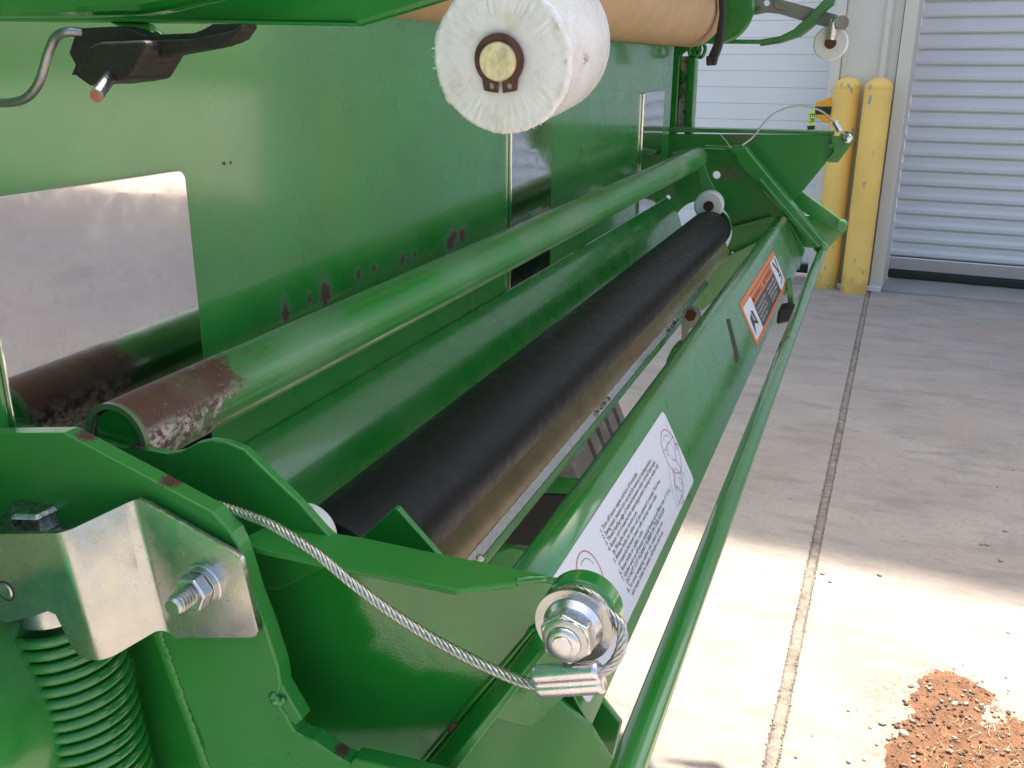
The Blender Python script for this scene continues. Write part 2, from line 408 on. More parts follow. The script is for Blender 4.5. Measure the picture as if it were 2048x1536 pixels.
obj('wall', bbox(CW, CW + LW, .0, .5, DH, HB), trim_m, bld)
siding(-16, 16, DH + .01, HB, -.01)
obj('door_jamb', bbox(CW + LW, CW + LW + .08, -.02, .4, 0, DH), trim_m, bld)
siding(CW + LW + .09, 16, 0.02, DH)
obj('roof_edge', bbox(-16, 16, -.02, 6.0, HB, HB + .2), trim_m, bld)
obj('wall', bbox(-16, CW, .03, .5, DH, HB), trim_m, bld)
obj('wall', bbox(CW + LW + .09, 16, .06, .5, 0, HB), trim_m, bld)
obj('threshold_slab', bbox(-DW, 0, .03, .9, -.05, .006), sill_conc, bld, bevel=.003)
# roll-up door: one part, each slat a piece
rd = obj('roll_up_door', bbox(-DW, 0, .425, .44, .05, DH), door_m, bld)
pitch = .0862
def slat_mesh():
    bm = bmesh.new(); prof = [(0, .004), (.004, .002), (.005, -.013), (.012, -.017), (.030, -.0175), (.036, -.014), (.046, -.0045), (.052, -.003), (.070, -.0032), (.080, -.001), (.0862, .004)]
    # (height, depth)
    a = [bm.verts.new((0, d, h)) for h, d in prof]; b = [bm.verts.new((DW, d, h)) for h, d in prof]
    for i in range(len(prof) - 1): bm.faces.new([a[i], b[i], b[i + 1], a[i + 1]])
    me = bpy.data.meshes.new('slat'); bm.to_mesh(me); bm.free(); me.materials.append(door_m)
    return me
sm = slat_mesh()
rotB = Matrix.Rotation(-yaw, 4, 'Z')      # local x -> -u
def place_shared(me, name, parent, loc, rot):
    o = bpy.data.objects.new(name, me); C.objects.link(o); o.parent = parent
    o.location = loc - WO[parent.name]; o.rotation_euler = rot; WO[o.name] = Vector(loc); return o
for k in range(49):
    z = .145 + k * pitch
    if z + pitch > DH: break
    # local x must run along the wall to the right (-BU); local y into building (+BN)
    R3 = Matrix((-BU, BN, Vector((0, 0, 1)))).transposed()
    place_shared(sm, 'slat', rd, B(0, .415, z), R3.to_euler())
bb = obj('bottom_bar', bbox(-DW + .005, -.005, .39, .424, .062, .143), bright_steel, bld, bevel=.006)
nodes(bright_steel)
obj('door_seal', bbox(-DW + .003, -.003, .385, .43, .01, .061), seal, bld, bevel=.01)
# white sectional door
sdo = obj('sectional_door', bbox(CW, CW + LW, .33, .345, .06, DH), door_m2, bld)
ph = .0965
me = bpy.data.meshes.new('panel_strip'); bm = bmesh.new()
box((LW / 2, -.006, ph / 2), LW, .012, ph - .0012, bm); bmesh.ops.bevel(bm, geom=bm.edges[:], offset=.0018, segments=1, affect='EDGES'); bm.to_mesh(me); bm.free(); me.materials.append(door_m2)
for k in range(43):
    z = .07 + k * ph
    if z + ph > DH: break
    place_shared(me, 'panel_strip', sdo, B(CW + LW, .328, z), R3.to_euler())
obj('door_seal', bbox(CW, CW + LW, .30, .345, .005, .058), seal, bld, bevel=.008)

# bollards
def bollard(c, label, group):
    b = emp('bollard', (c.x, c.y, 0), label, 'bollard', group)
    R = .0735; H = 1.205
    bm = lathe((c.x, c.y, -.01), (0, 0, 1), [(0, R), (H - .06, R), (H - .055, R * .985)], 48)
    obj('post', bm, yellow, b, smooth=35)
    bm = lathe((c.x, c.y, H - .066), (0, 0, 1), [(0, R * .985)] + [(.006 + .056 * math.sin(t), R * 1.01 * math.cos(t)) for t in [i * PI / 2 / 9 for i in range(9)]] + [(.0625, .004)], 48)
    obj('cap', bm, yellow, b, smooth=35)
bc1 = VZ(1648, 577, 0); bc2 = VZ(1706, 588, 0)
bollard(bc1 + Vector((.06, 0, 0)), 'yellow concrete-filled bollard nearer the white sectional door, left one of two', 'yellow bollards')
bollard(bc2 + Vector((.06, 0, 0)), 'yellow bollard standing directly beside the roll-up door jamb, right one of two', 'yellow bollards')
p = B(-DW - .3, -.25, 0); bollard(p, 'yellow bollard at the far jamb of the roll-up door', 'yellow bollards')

# barrier tape cassette hung behind left bollard
bx = bc1.x + .045
cas = emp('barrier_tape_holder', V(1650, 222, bx), 'orange and black holder with a lime tape end hanging left of the yellow bollard', 'tape holder')
obj('housing', prism(px([(1631, 205), (1664, 193), (1672, 250), (1652, 246), (1631, 235)], bx), (.045, 0, 0)), orange2, cas, bevel=.004)
obj('band', prism(px([(1630, 213), (1668, 213), (1668, 229), (1630, 229)], bx - .004), (.053, 0, 0)), ink, cas, bevel=.003)
obj('tape_end', prism(px([(1618, 228), (1629, 215), (1629, 250), (1617, 252)], bx - .006), (.004, 0, 0)), lime, cas)
obj('tape_clip', prism(px([(1614, 252), (1630, 251), (1629, 259), (1615, 260)], bx - .012), (.02, 0, 0)), ink, cas, bevel=.002)

def text_mesh(lines, size, spacing=1.0):
    """lines: (text, x, y, size, shear) -> joined mesh in XY"""
    bm = bmesh.new()
    for (t, x, y, s) in lines:
        cu = bpy.data.curves.new('t', 'FONT'); cu.body = t; cu.size = s; cu.resolution_u = 2; cu.space_character = spacing
        o = bpy.data.objects.new('t', cu); C.objects.link(o); dg = bpy.context.evaluated_depsgraph_get(); dg.update()
        me = bpy.data.meshes.new_from_object(o.evaluated_get(dg)); me.transform(Matrix.Translation((x, y, 0))); bm.from_mesh(me)
        bpy.data.objects.remove(o); bpy.data.meshes.remove(me); bpy.data.curves.remove(cu)
    return bm
def to_plane(bm, o, x, y, z=0):
    x = Vector(x); y = Vector(y); n = x.normalized().cross(y.normalized())
    for v in bm.verts: v.co = o + x * v.co.x + y * v.co.y + n * (v.co.z + z)
    return bm
tb = text_mesh([('ER', 0, 0, 1)], 1)
o_ = V(1620.5, 226, bx - .0075); k_ = depthpx(o_)
to_plane(tb, o_, Vector((0, 0, -1)) * .052, Vector((0, -1, 0)) * .040)
obj('lettering', tb, ink, cas)

# ------------------------------------------------------------------ DIRT, PEBBLES
from mathutils import Vector as Vv
def dirt_h(x, y):
    """mask in photo-plane-free ground coordinates"""
    return noise.fractal(Vector((x * 9, y * 9, 0)), 1.0, 2.2, 5)
D1 = VZ(1905, 1385, 0); D2 = VZ(1880, 1470, 0); D3 = VZ(1985, 1510, 0); D4 = VZ(1850, 1530, 0); D5 = VZ(2060, 1500, 0); D6 = VZ(1990, 1620, 0)
blobs = [(D1, .08), (VZ(1885, 1420, 0), .085), (D2, .10), (VZ(1930, 1490, 0), .11), (D3, .12), (D4, .08), (D5, .10), (D6, .16), (VZ(1850, 1620, 0), .09)]
def dmask(x, y):
    f = max(1 - math.hypot(x - c.x, (y - c.y)) / r for c, r in blobs)
    return f + .34 * dirt_h(x, y) + .18 * noise.noise(Vector((x * 60, y * 60, 3)))
bm = bmesh.new(); cx, cy = D3.x, D3.y; n = 230; st = .0036; vd = {}
def gv(i, j):
    if (i, j) not in vd:
        x = cx - n * st * .62 + i * st; y = cy - n * st * .5 + j * st; m_ = dmask(x, y)
        vd[i, j] = (bm.verts.new((x, y, -.0015 + max(min(m_, .5), -.02) * .011 + max(m_, 0) ** .5 * .004 * noise.noise(Vector((x * 150, y * 150, 0))))), m_)
    return vd[i, j]
for i in range(n):
    for j in range(n):
        q = [gv(i, j), gv(i + 1, j), gv(i + 1, j + 1), gv(i, j + 1)]
        if sum(m_ for _, m_ in q) > 0: bm.faces.new([v for v, _ in q])
for v in [v for v in bm.verts if not v.link_faces]: bm.verts.remove(v)
dp = obj('dirt_patch', bm, dirt, smooth=0, kind='stuff'); tagm(dp, 'spill of red dirt and gravel on the concrete at the lower right', 'dirt')
def pebble(bm, c, s, sub=1):
    r = bmesh.ops.create_icosphere(bm, subdivisions=sub, radius=s)['verts']; k = Vector((random.uniform(.8, 1.4), random.uniform(.7, 1.1), random.uniform(.5, .8))); sd_ = random.random() * 99
    R_ = Matrix.Rotation(random.random() * 6, 3, 'Z')
    for v in r:
        v.co = R_ @ (Vector((v.co.x * k.x, v.co.y * k.y, v.co.z * k.z)) * (1 + .35 * noise.noise(v.co / s * .9 + Vector((sd_, 0, 0))))) + c
    return bm
bm = bmesh.new(); cnt = 0
while cnt < 2600:
    x = random.uniform(cx - .45, cx + .35); y = random.uniform(cy - .4, cy + .4); m_ = dmask(x, y)
    if m_ > -.45 and random.random() < (.05 if m_ < -.05 else .3 + m_ * 2):
        s = .0009 + .0048 * random.random() ** 7
        pebble(bm, Vector((x, y, max(min(m_, .5), 0) * .011 + s * .3)), s, 1); cnt += 1
tagm(obj('gravel', bm, stone_m, kind='stuff'), 'fine gravel mixed into the red dirt', 'gravel')
bm = bmesh.new()
for i in range(70):
    a = random.random() * 6.3; c = VZ(random.uniform(1850, 2040), random.uniform(1430, 1560), .008); L = random.uniform(.008, .03)
    d = Vector((math.cos(a), math.sin(a), random.uniform(-.05, .25))); sw = Vector((-math.sin(a), math.cos(a), 0)) * random.uniform(-.3, .3)
    tube([c, c + d * L * .5 + sw * L * .4, c + d * L], .0006, 4, bm)
tagm(obj('straw', bm, straw, kind='stuff'), 'broken dry straw lying on the red dirt', 'straw')
peb = [(1512 + 1030 / 2.414 * 1, 0)]
pts_p = [(2010, 1063), (2025, 940), (1995, 975), (1999, 1119), (1759, 1151), (1660, 1164), (1645, 1148), (2016, 1266), (2012, 1356), (2017, 1382), (1959, 1374), (1910, 1412), (1848, 1368), (1808, 1470), (1754, 1489), (1696, 1422), (1592, 1515), (1697, 1525), (1728, 1520), (1777, 1479), (1624, 1472), (1765, 1448), (1848, 1522), (1580, 998), (1963, 1090), (1975, 1091), (2002, 1123)]
pm_ = {}
for i, (a, b) in enumerate(pts_p):
    c = VZ(a, b, 0); s = random.choice((.0028, .0036, .0045, .006)) if b > 1200 else random.choice((.004, .005, .006))
    if (a, b) in ((1910, 1412), (1808, 1470)): s = .009
    c.z = s * .45
    tagm(obj('pebble', pebble(bmesh.new(), c, s, 2), stone_m, smooth=0), 'small grey-brown pebble lying loose on the concrete', 'pebble', 'loose pebbles on the concrete')

# ------------------------------------------------------------------ THE BALER
ROOT = Vector((1.1, .6, 0))
bal = emp('round_baler', ROOT, 'green round baler, its net wrap rollers and arms open at the rear', 'baler')
XN, XF = .30, 1.80
YP = .38
def part(name, bm, m, **k): return obj(name, bm, m, bal, **k)
def AL(a, D): return (D * math.cos(math.radians(a)), HC - D * math.sin(math.radians(a)))   # (Y,Z) at angle below horizontal

# back panel
zl = 1.004
bm = bmesh.new(); nx, nz = 60, 12; g = []
for i in range(nx + 1):
    row = []
    for j in range(nz + 1):
        x = -.6 + 2.46 * i / nx; z = zl + (1.62 - zl) * j / nz
        row.append(bm.verts.new((x, YP, z)))
    g.append(row)
for i in range(nx):
    for j in range(nz): bm.faces.new([g[i][j], g[i + 1][j], g[i + 1][j + 1], g[i][j + 1]])
sp = []
for (x, y, r, ry) in [(651, 587, 13, 22), (571, 625, 8, 20), (619, 597, 5, 10), (717, 549, 7, 8), (747, 536, 6, 7), (805, 519, 7, 9), (829, 510, 5, 8), (901, 484, 13, 15), (908, 472, 12, 10), (924, 470, 11, 13), (448, 327, 4, 3), (461, 326, 3, 3)]:
    c = VY_(x, y, YP); k = depthpx(c); sp.append((c, (r * k * 1.35, .02, ry * k)))
mk, dd = spots(panel_paint, sp, .3, 420, 1.0)
halo = math_(panel_paint, 'MULTIPLY', ramp(panel_paint, dd, 2.6, 1.0), .38)
overlay(panel_paint, halo, (.11, .17, .14), .45)
overlay(panel_paint, mk, (.075, .028, .018), .8)
panel = part('back_panel', bm, panel_paint, smooth=0)
# three polished steel wear plates
smud = ramp(steel_mirror, noise_(steel_mirror, 130, 4, .6), .57, .60)
overlay(steel_mirror, math_(steel_mirror, 'MULTIPLY', smud, .10), (.30, .30, .30), .5)
smud = ramp(steel_mirror, noise_(steel_mirror, 30, 8, .8), .5, .7)
overlay(steel_mirror, math_(steel_mirror, 'MULTIPLY', smud, .14), (.45, .43, .41), .5)
def wear(p_top_l, p_top_r, zb, rad=.006):
    a = VY_(*p_top_l, YP); b = VY_(*p_top_r, YP); zt = (a.z + b.z) / 2
    x0, x1 = a.x, b.x; y = YP - .0035; pts = [(x0, zb), (x1, zb)]
    for t in range(7): pts.append((x1 - rad + rad * math.cos(t * PI / 12), zt - rad + rad * math.sin(t * PI / 12)))
    for t in range(7): pts.append((x0 + rad - rad * math.sin(t * PI / 12), zt - rad + rad * math.cos(t * PI / 12)))
    obj('wear_plate', prism([(x, y, z) for x, z in pts], (0, .0032, 0)), steel_mirror, panel, bevel=.0006)
wear((-60, 400), (360, 338), zl + .002)
wear((1018, 256), (1100, 243), zl + .002, .003)
wear((1285, 186), (1326, 181), zl + .002, .003)
# lower roll behind the rubber roll
prof = [(y_, z_) for y_, z_ in ((.3785, 1.0045), (.3755, 1.0015), (.371, .997), (.3655, .990), (.3600, .982), (.3550, .973), (.3505, .963), (.3472, .952), (.3452, .940), (.3448, .928), (.3458, .915), (.349, .90), (.356, .88), (.368, .86), (.39, .84))]
part('feed_roll', extrude_profile(prof, -.3, 1.87, nx=8), paint, smooth=0)
0 and part('panel_lip', extrude_profile([(YP, zl - .001), (YP - .006, zl - .004), (YP - .0065, zl - .010), (YP + .004, zl - .014)], -.3, 1.87), paint)
# far end post with peeling paint
pm2 = green('peeling_paint', .5, .1, .4)
overlay(pm2, ramp(pm2, noise_(pm2, 28, 8, .7, stretch=(1, 1, .6)), .47, .50), (.42, .37, .33), .7)
overlay(pm2, ramp(pm2, noise_(pm2, 60, 8, .7), .56, .60), RUST, .8)
def quadprism(p4, X, ext, name, m, **k): return part(name, prism(px(p4, X), ext), m, **k)
XQ = 1.99
quadprism([(1338, 80), (1362, 80), (1352, 270), (1334, 270)], XQ, (.03, 0, 0), 'end_post', paint, bevel=.003)
quadprism([(1362, 112), (1382, 112), (1371, 265), (1354, 265)], XQ + .01, (.03, 0, 0), 'door_edge_strip', pm2, bevel=.002)
quadprism([(1377, 84), (1394, 84), (1384, 270), (1368, 270)], XQ - .005, (.03, 0, 0), 'end_post', paint, bevel=.003)
part('top_gusset', prism(px([(1290, 84), (1400, 84), (1376, 100), (1360, 112), (1345, 112), (1300, 90)], XQ - .02), (.01, 0, 0)), paint, bevel=.002)

# guide tube with worn rusty near end
tm = green('worn_tube_paint', .33, .2, .55)
T0 = V(231, 880, .338); T1 = V(1394, 316, 1.775); TR = .0192
td = (T1 - T0).normalized()
n_, l_, p_ = nodes(tm); g_ = n_.new('ShaderNodeNewGeometry'); sx = n_.new('ShaderNodeSeparateXYZ'); l_.new(g_.outputs['Position'], sx.inputs[0])
nsep = n_.new('ShaderNodeSeparateXYZ'); l_.new(g_.outputs['Normal'], nsep.inputs[0])
f1 = math_(tm, 'ADD', math_(tm, 'MULTIPLY', math_(tm, 'SUBTRACT', sx.outputs[0], .385), 11.0), math_(tm, 'MULTIPLY', math_(tm, 'SUBTRACT', noise_(tm, 38, 8, .7), .5), 2.0))
f1 = math_(tm, 'SUBTRACT', f1, math_(tm, 'MULTIPLY', nsep.outputs[2], .25))
f1 = math_(tm, 'ADD', f1, math_(tm, 'MULTIPLY', math_(tm, 'SUBTRACT', noise_(tm, 300, 6, .7), .5), 1.1))
rustf = math_(tm, 'MULTIPLY', ramp(tm, f1, .30, -.02), ramp(tm, sx.outputs[0], .3390, .3415))
overlay(tm, math_(tm, 'MULTIPLY', ramp(tm, f1, .6, .1), .45), (.10, .085, .05), .6)
overlay(tm, rustf, (.075, .026, .014), .62)
wear_ = math_(tm, 'MULTIPLY', rustf, math_(tm, 'MULTIPLY', ramp(tm, noise_(tm, 170, 8, .8), .44, .56), ramp(tm, nsep.outputs[2], .50, .0)))
overlay(tm, wear_, (.55, .50, .47), .42, .5)
wearu = math_(tm, 'MULTIPLY', rustf, math_(tm, 'MULTIPLY', ramp(tm, noise_(tm, 260, 8, .75), .58, .66), .4)); overlay(tm, wearu, (.30, .25, .25), .4)
ringn = noise_(tm, 22, 5, .6, stretch=(1.6, .6, .6))
overlay(tm, math_(tm, 'MULTIPLY', ramp(tm, ringn, .50, .70), .30), (.10, .17, .09), .6)
L = (T1 - T0).length
gt = part('guide_tube', lathe(T0, td, [(.012, TR * .82), (0, TR * .84), (0, TR)] + [(L * i / 30, TR) for i in range(1, 30)] + [(L - .002, TR), (L, TR * .94)], 56), tm, smooth=35)
obj('tube_plug', cyl(T0 + td * .0025, T0 + td * .02, TR * .80, 40), gloss_paint, gt, bevel=.001)

# rubber roll
ay, az = AL(46.3, .39); RX0, RX1 = .415, 1.745; RRR = .0364
rr = part('rubber_roller', lathe((RX0, ay, az), (1, 0, 0), [(0, .028), (0, RRR - .001), (.004, RRR)] + [(.1 * i, RRR) for i in range(1, 13)] + [(1.30, RRR), (1.302, .033), (1.33, .033)], 64), rubber, smooth=35)
obj('shaft', cyl((RX0 - .03, ay, az), (RX1 + .09, ay, az), .0125), dark_steel, rr, smooth=35)
obj('bearing_ring', lathe((RX1 + .0, ay, az), (1, 0, 0), [(0, .0360), (.012, .0360), (.012, .028), (0, .028)], 48, caps=False), green('ring_paint', .4, .2, .6), rr, smooth=30)
# pan, strip and knife angle below the roller
py0, pz0 = .2418, .9455; py1, pz1 = AL(54.35, .402)
PX0, PX1 = .40, 1.78
part('net_pan', extrude_profile([(.2430, .9432), (.2404, .9385), (.2378, .9325), (.2358, .9278), (py1, pz1), (py1 + .003, pz1), (.2430 + .004, .9420)], PX0, PX1 - .02, True), pan, smooth=30)
qy, qz = AL(55.4, .4005)
part('steel_strip', extrude_profile([(py1 - .0005, pz1 + .0015), (qy, qz), (qy + .002, qz - .0008), (py1 + .002, pz1 + .0005)], PX0 - .01, 1.50, True), bright_steel, bevel=.0004)
gy, gz = AL(55.95, .405)
part('strip_support', extrude_profile([(qy + .0005, qz - .001), (gy, gz), (gy + .03, gz - .002), (gy + .03, gz - .006), (gy + .002, gz - .006), (qy + .004, qz - .006)], PX0, 1.40, True), paint)
def AT(x, y, D):
    d = ray(x, y); return CAM + d * (D / math.hypot(d.y, d.z))
def bolt_px(x, y, X, rpx, hpx=.5, d=(-1, 0, 0), m=bright_steel, name='bolt', parent=bal):
    c = V(x, y, X); r = rpx * depthpx(c); return obj(name, hexbolt(c, d, r, r * hpx * 2), m, parent, bevel=r * .06)
for (x, y, r) in [(1199, 815, 6), (1213, 798, 6), (958, 1114, 8), (1340, 655, 5), (1352, 640, 5)]:
    bolt_px(x, y, AT(x, y, .398).x, r, .8, (-.7, -.6, .2))
# front cover sheet ("tray") with rolled top edge
L0 = (.107, .918); U0 = (.1405, .984)
ang = lambda p: math.degrees(math.atan2(HC - p[1], p[0]))
nrm = Vector((0, U0[1] - L0[1], -(U0[0] - L0[0]))).normalized() * -1   # outward (-Y, +Z)
nrm = Vector((0, -(U0[1] - L0[1]), (U0[0] - L0[0]))).normalized()
prof = [(L0[0] + .012, L0[1] - .006), (L0[0] + .003, L0[1] - .004), L0]
prof += [(L0[0] + (U0[0] - L0[0]) * t, L0[1] + (U0[1] - L0[1]) * t) for t in (.2, .4, .6, .8, .92)]
cxr = Vector((0, U0[0], U0[1])) - nrm * .0125
for dg_ in (0, 6, 14, 42, 50, 56, 88, 96, 102):
    t = math.radians(dg_); uu = Vector((0, U0[0] - L0[0], U0[1] - L0[1])).normalized()
    q = cxr + nrm * .0125 * math.cos(t) + uu * .0125 * math.sin(t); prof.append((q.y, q.z))
prof += [(prof[-1][0] - .001, prof[-1][1] - .014), (prof[-1][0] - .001, prof[-1][1] - .035)]
FX0, FX1 = .402, 1.80
ctray = green('front_cover_paint', .3, .6, .06, [(3, .003)], .16, 1.65)
mk, dd = spots(ctray, [(V(1469, 716, 1.02), (.012, .012, .006))], .3, 300, .3); overlay(ctray, mk, RUST, .8)
fc = part('front_cover', extrude_profile(prof, FX0, FX1, nx=10), ctray, smooth=22, solid=.002)
PN = nrm; PO = Vector((0, U0[0], U0[1]))
def onface(x, y, off=.0015): return VP(x, y, PO + PN * off, PN)
# slot
q = [onface(x, y, .0013) for x, y in [(1453, 638), (1460, 637), (1479, 714), (1472, 720)]]
obj('slot', prism(q, -PN * .0005), seal, fc)
# cover end plates
part('cover_end_plate', prism(px([(1569, 434), (1576, 440), (1610, 500), (1598, 540), (1560, 520), (1530, 520)], FX1 + .002), (.004, 0, 0)), paint, bevel=.001)
def rust_on(name, base_mat_fn, lst, **k): pass
lp = green('end_plate_paint', .34, .3, .15, cior=1.6)
part('cover_end_plate', prism(px([(870, 1620), (880, 1545), (965, 1430), (1040, 1340), (1085, 1360), (1112, 1396), (1182, 1458), (1225, 1530), (1250, 1620)], .397), (.004, 0, 0)), lp, bevel=.001)
part('cover_end_plate', prism(px([(1115, 1380), (1205, 1400), (1243, 1448), (1222, 1530), (1230, 1620), (1150, 1620)], .428), (.004, 0, 0)), lp, bevel=.001)

# instruction decal
UX = Vector((1, 0, 0)); UY = Vector((0, U0[0] - L0[0], U0[1] - L0[1])).normalized()
a = onface(1330, 814); b = onface(1385, 968); xr = (a.x + b.x) / 2
vt = (a - PO).dot(UY); vb = (b - PO).dot(UY); c = onface(1192, 1428); xl = FX0 + .006
def facept(x, v, off): return Vector((x, 0, 0)) + PO + UY * v + PN * off
def rrect(x0, x1, v0, v1, r, off):
    pts = []
    for cx_, cv_, s0 in ((x1 - r, v1 - r, 0), (x0 + r, v1 - r, 1), (x0 + r, v0 + r, 2), (x1 - r, v0 + r, 3)):
        for k in range(5): t = (s0 + k / 4) * PI / 2; pts.append(facept(cx_ + r * math.cos(t), cv_ + r * math.sin(t), off))
    return pts
DECX0, DECX1, DV0, DV1 = xl, xr, vb, vt
dec = obj('instruction_label', prism(rrect(DECX0, DECX1, DV0, DV1, .006, .0016), -PN * .0005), white_paint, fc, label='white label with printed loading steps and a red drawing')
W_ = DECX1 - DECX0; Hh = DV1 - DV0
print('decal', W_, Hh, DECX0, DECX1)
def ftext(lines, name, m, off=.0019, spacing=1.0):
    bm = text_mesh([(t, 0, 0, s) for t, _, _, s in lines], 1, spacing) if False else None
    bm = bmesh.new()
    for t, x, v, s in lines:
        tb = text_mesh([(t, 0, 0, s)], 1, spacing); me = bpy.data.meshes.new('x')
        for vv in tb.verts: q = facept(x + vv.co.x * .80, v + vv.co.y, off); vv.co = q
        tb.to_mesh(me); tb.free(); bm.from_mesh(me); bpy.data.meshes.remove(me)
    return obj(name, bm, m, fc)
txt = ['1. Turn off tractor engine and turn off controller.', '2. Swing lower tension arm out and tilt material to loading position.',
       '3. Thread leading edge of material between rubber roll and latch angle', '4. Rotate roll of material into operating position (resting on rubber roll)',
       '   by lifting the lower tension arm.', "5. Release brake on rubber roll (see operator's manual). Tuck loop",
       '   of material between lower roller and top rubber roller.', '6. Reset brake on rubber roller.',
       '7. Gather and cut off excess material leaving tail of 38mm max. (1 1/2 in.)', '   DO NOT CUT AGAINST RUBBER OR STEEL ROLLER',
       '8. To avoid wrapping rubber roll, release brake arm', '   and reset brake to rotate roll before each use.']
p1 = onface(1200, 1064); p12 = onface(1252, 1212); e4 = onface(1309, 938)
v1_ = (p1 - PO).dot(UY); v12 = (p12 - PO).dot(UY)
x1_ = p1.x
ts = (v1_ - v12) / 11 * 1.02; wid = 0
# fit the text width: line 4 ends near (1309,938)
tl = [(t, x1_, v1_ + (v12 - v1_) * i / 11 - ts * .3, ts) for i, t in enumerate(txt)]
print('text x', x1_, e4.x, 'size', ts, 'v', v1_, v12)
def ftext2(lines, name, m, target):
    bm = bmesh.new(); tmp = []
    for t, x, v, s in lines: tb = text_mesh([(t, 0, 0, s)], 1); tmp.append((tb, x, v))
    wmax = max(vv.co.x for tb, _, _ in tmp for vv in tb.verts); k = target / wmax; print('xscale', k)
    for tb, x, v in tmp:
        for vv in tb.verts: vv.co = facept(x + vv.co.x * k, v + vv.co.y, .0019)
        me = bpy.data.meshes.new('x'); tb.to_mesh(me); tb.free(); bm.from_mesh(me); bpy.data.meshes.remove(me)
    return obj(name, bm, m, dec)
ftext2(tl, 'printed_text', ink, e4.x - x1_ + .012)
# line drawing: outlines of rolls, arrows
def fline(pts2, w, bm):      # pts2 in (x,v)
    for (xa, va), (xb, vb_) in zip(pts2, pts2[1:]):
        d = Vector((xb - xa, vb_ - va)); L_ = d.length
        if L_ < 1e-7: continue
        nn = Vector((-d.y, d.x)) / L_ * w / 2
        vs = [bm.verts.new(facept(xx, v_, .0019)) for xx, v_ in ((xa + nn.x, va + nn.y), (xa - nn.x, va - nn.y), (xb - nn.x, vb_ - nn.y), (xb + nn.x, vb_ + nn.y))]
        bm.faces.new(vs)
def fv(x, y): q = onface(x, y); return (q.x, (q - PO).dot(UY))
def fcirc(cx_, cv_, r, w, bm, a0=0, a1=360):
    fline([(cx_ + r * math.cos(math.radians(t)), cv_ + r * math.sin(math.radians(t))) for t in range(a0, a1 + 1, 10)], w, bm)
br, bk, br2 = bmesh.new(), bmesh.new(), bmesh.new()
c1 = fv(1342, 903); R1 = abs(fv(1342, 903)[1] - fv(1328, 852)[1]) * .95
fcirc(*c1, R1, .0006, br); fcirc(*c1, R1 * .42, .0003, bk); fcirc(*c1, R1 * .75, .0003, bk, 40, 120)
c2 = fv(1356, 960); fcirc(*c2, R1 * .5, .0003, bk); c3 = fv(1358, 990); fcirc(*c3, R1 * .38, .0003, bk)
fline([fv(1343, 935), fv(1350, 952), fv(1348, 970), fv(1356, 985)], .0005, br)
for ln in ([(1326, 905), (1346, 872)], [(1332, 850), (1348, 880), (1352, 920), (1362, 940), (1366, 985), (1354, 1015)], [(1335, 930), (1345, 990), (1354, 1015)], [(1344, 915), (1361, 935)], [(1350, 890), (1356, 887)], [(1356, 880), (1357, 895)], [(1360, 945), (1366, 950)], [(1367, 943), (1369, 955)]):
    fline([fv(*q) for q in ln], .0003, bk)
for q in ((1334, 905), (1360, 962), (1364, 998), (1352, 893)): fcirc(*fv(*q), R1 * .14, .0003, bk)
c4 = fv(1182, 1160); fcirc(*c4, R1 * .95, .0006, br2, 0, 360); fcirc(*c4, R1 * .7, .0003, bk, 20, 110)
obj('red_drawing', br, red_ink, dec); obj('red_circle', br2, red_ink, dec); obj('line_drawing', bk, ink, dec)
pn = fv(1378, 1000); tb = text_mesh([('FH308096', 0, 0, ts * .9)], 1)
for vv in tb.verts: vv.co = facept(pn[0] + vv.co.x * .55, pn[1] + vv.co.y, .0019)
obj('part_number', tb, ink, dec)

# warning decal
wa = fv(1483, 600); wb = fv(1549, 497); wc = fv(1510, 703); wd = fv(1572, 573)
wx0, wx1 = (wa[0] + wc[0]) / 2, (wb[0] + wd[0]) / 2; wv1 = (wa[1] + wb[1]) / 2; wv0 = (wc[1] + wd[1]) / 2
print('warn', wx0, wx1, wv0, wv1)
wl = obj('warning_label', prism(rrect(wx0, wx1, wv0, wv1, .003, .0016), -PN * .0005), orange, fc, label='orange, black and white safety label with pictograms')
WW = wx1 - wx0; WH = wv1 - wv0
def wrect(a0, a1, b0, b1, off, name, m):
    obj(name, prism([facept(wx0 + WW * a, wv0 + WH * b, off) for a, b in ((a0, b0), (a1, b0), (a1, b1), (a0, b1))], -PN * .0003), m, wl)
wrect(.02, .20, .10, .87, .0021, 'pictogram_field', white_paint); wrect(.80, .98, .10, .87, .0021, 'pictogram_field', white_paint)
wrect(.205, .495, .10, .62, .0021, 'text_field', dark_label); wrect(.505, .795, .10, .62, .0021, 'text_field', dark_label)
wrect(.205, .795, .875, .885, .0021, 'divider_line', ink)
def wtext(lines, name, m):
    bm = bmesh.new()
    for t, a, b, s, wt in lines:
        tb = text_mesh([(t, 0, 0, 1)], 1); mx = max(v.co.x for v in tb.verts)
        for v in tb.verts: v.co = facept(wx0 + WW * a + v.co.x / mx * WW * wt, wv0 + WH * b + v.co.y * WH * s, .0025)
        me = bpy.data.meshes.new('x'); tb.to_mesh(me); tb.free(); bm.from_mesh(me); bpy.data.meshes.remove(me)
    obj(name, bm, m, wl)
wtext([('WARNING', .26, .68, .17, .20), ('WARNING', .56, .68, .17, .20)], 'warning_word', ink)
bm = bmesh.new()
for a in (.215, .515):
    q = [(a, .68), (a + .035, .68), (a + .0175, .82)]
    bm.faces.new([bm.verts.new(facept(wx0 + WW * x, wv0 + WH * y, .0025)) for x, y in q])
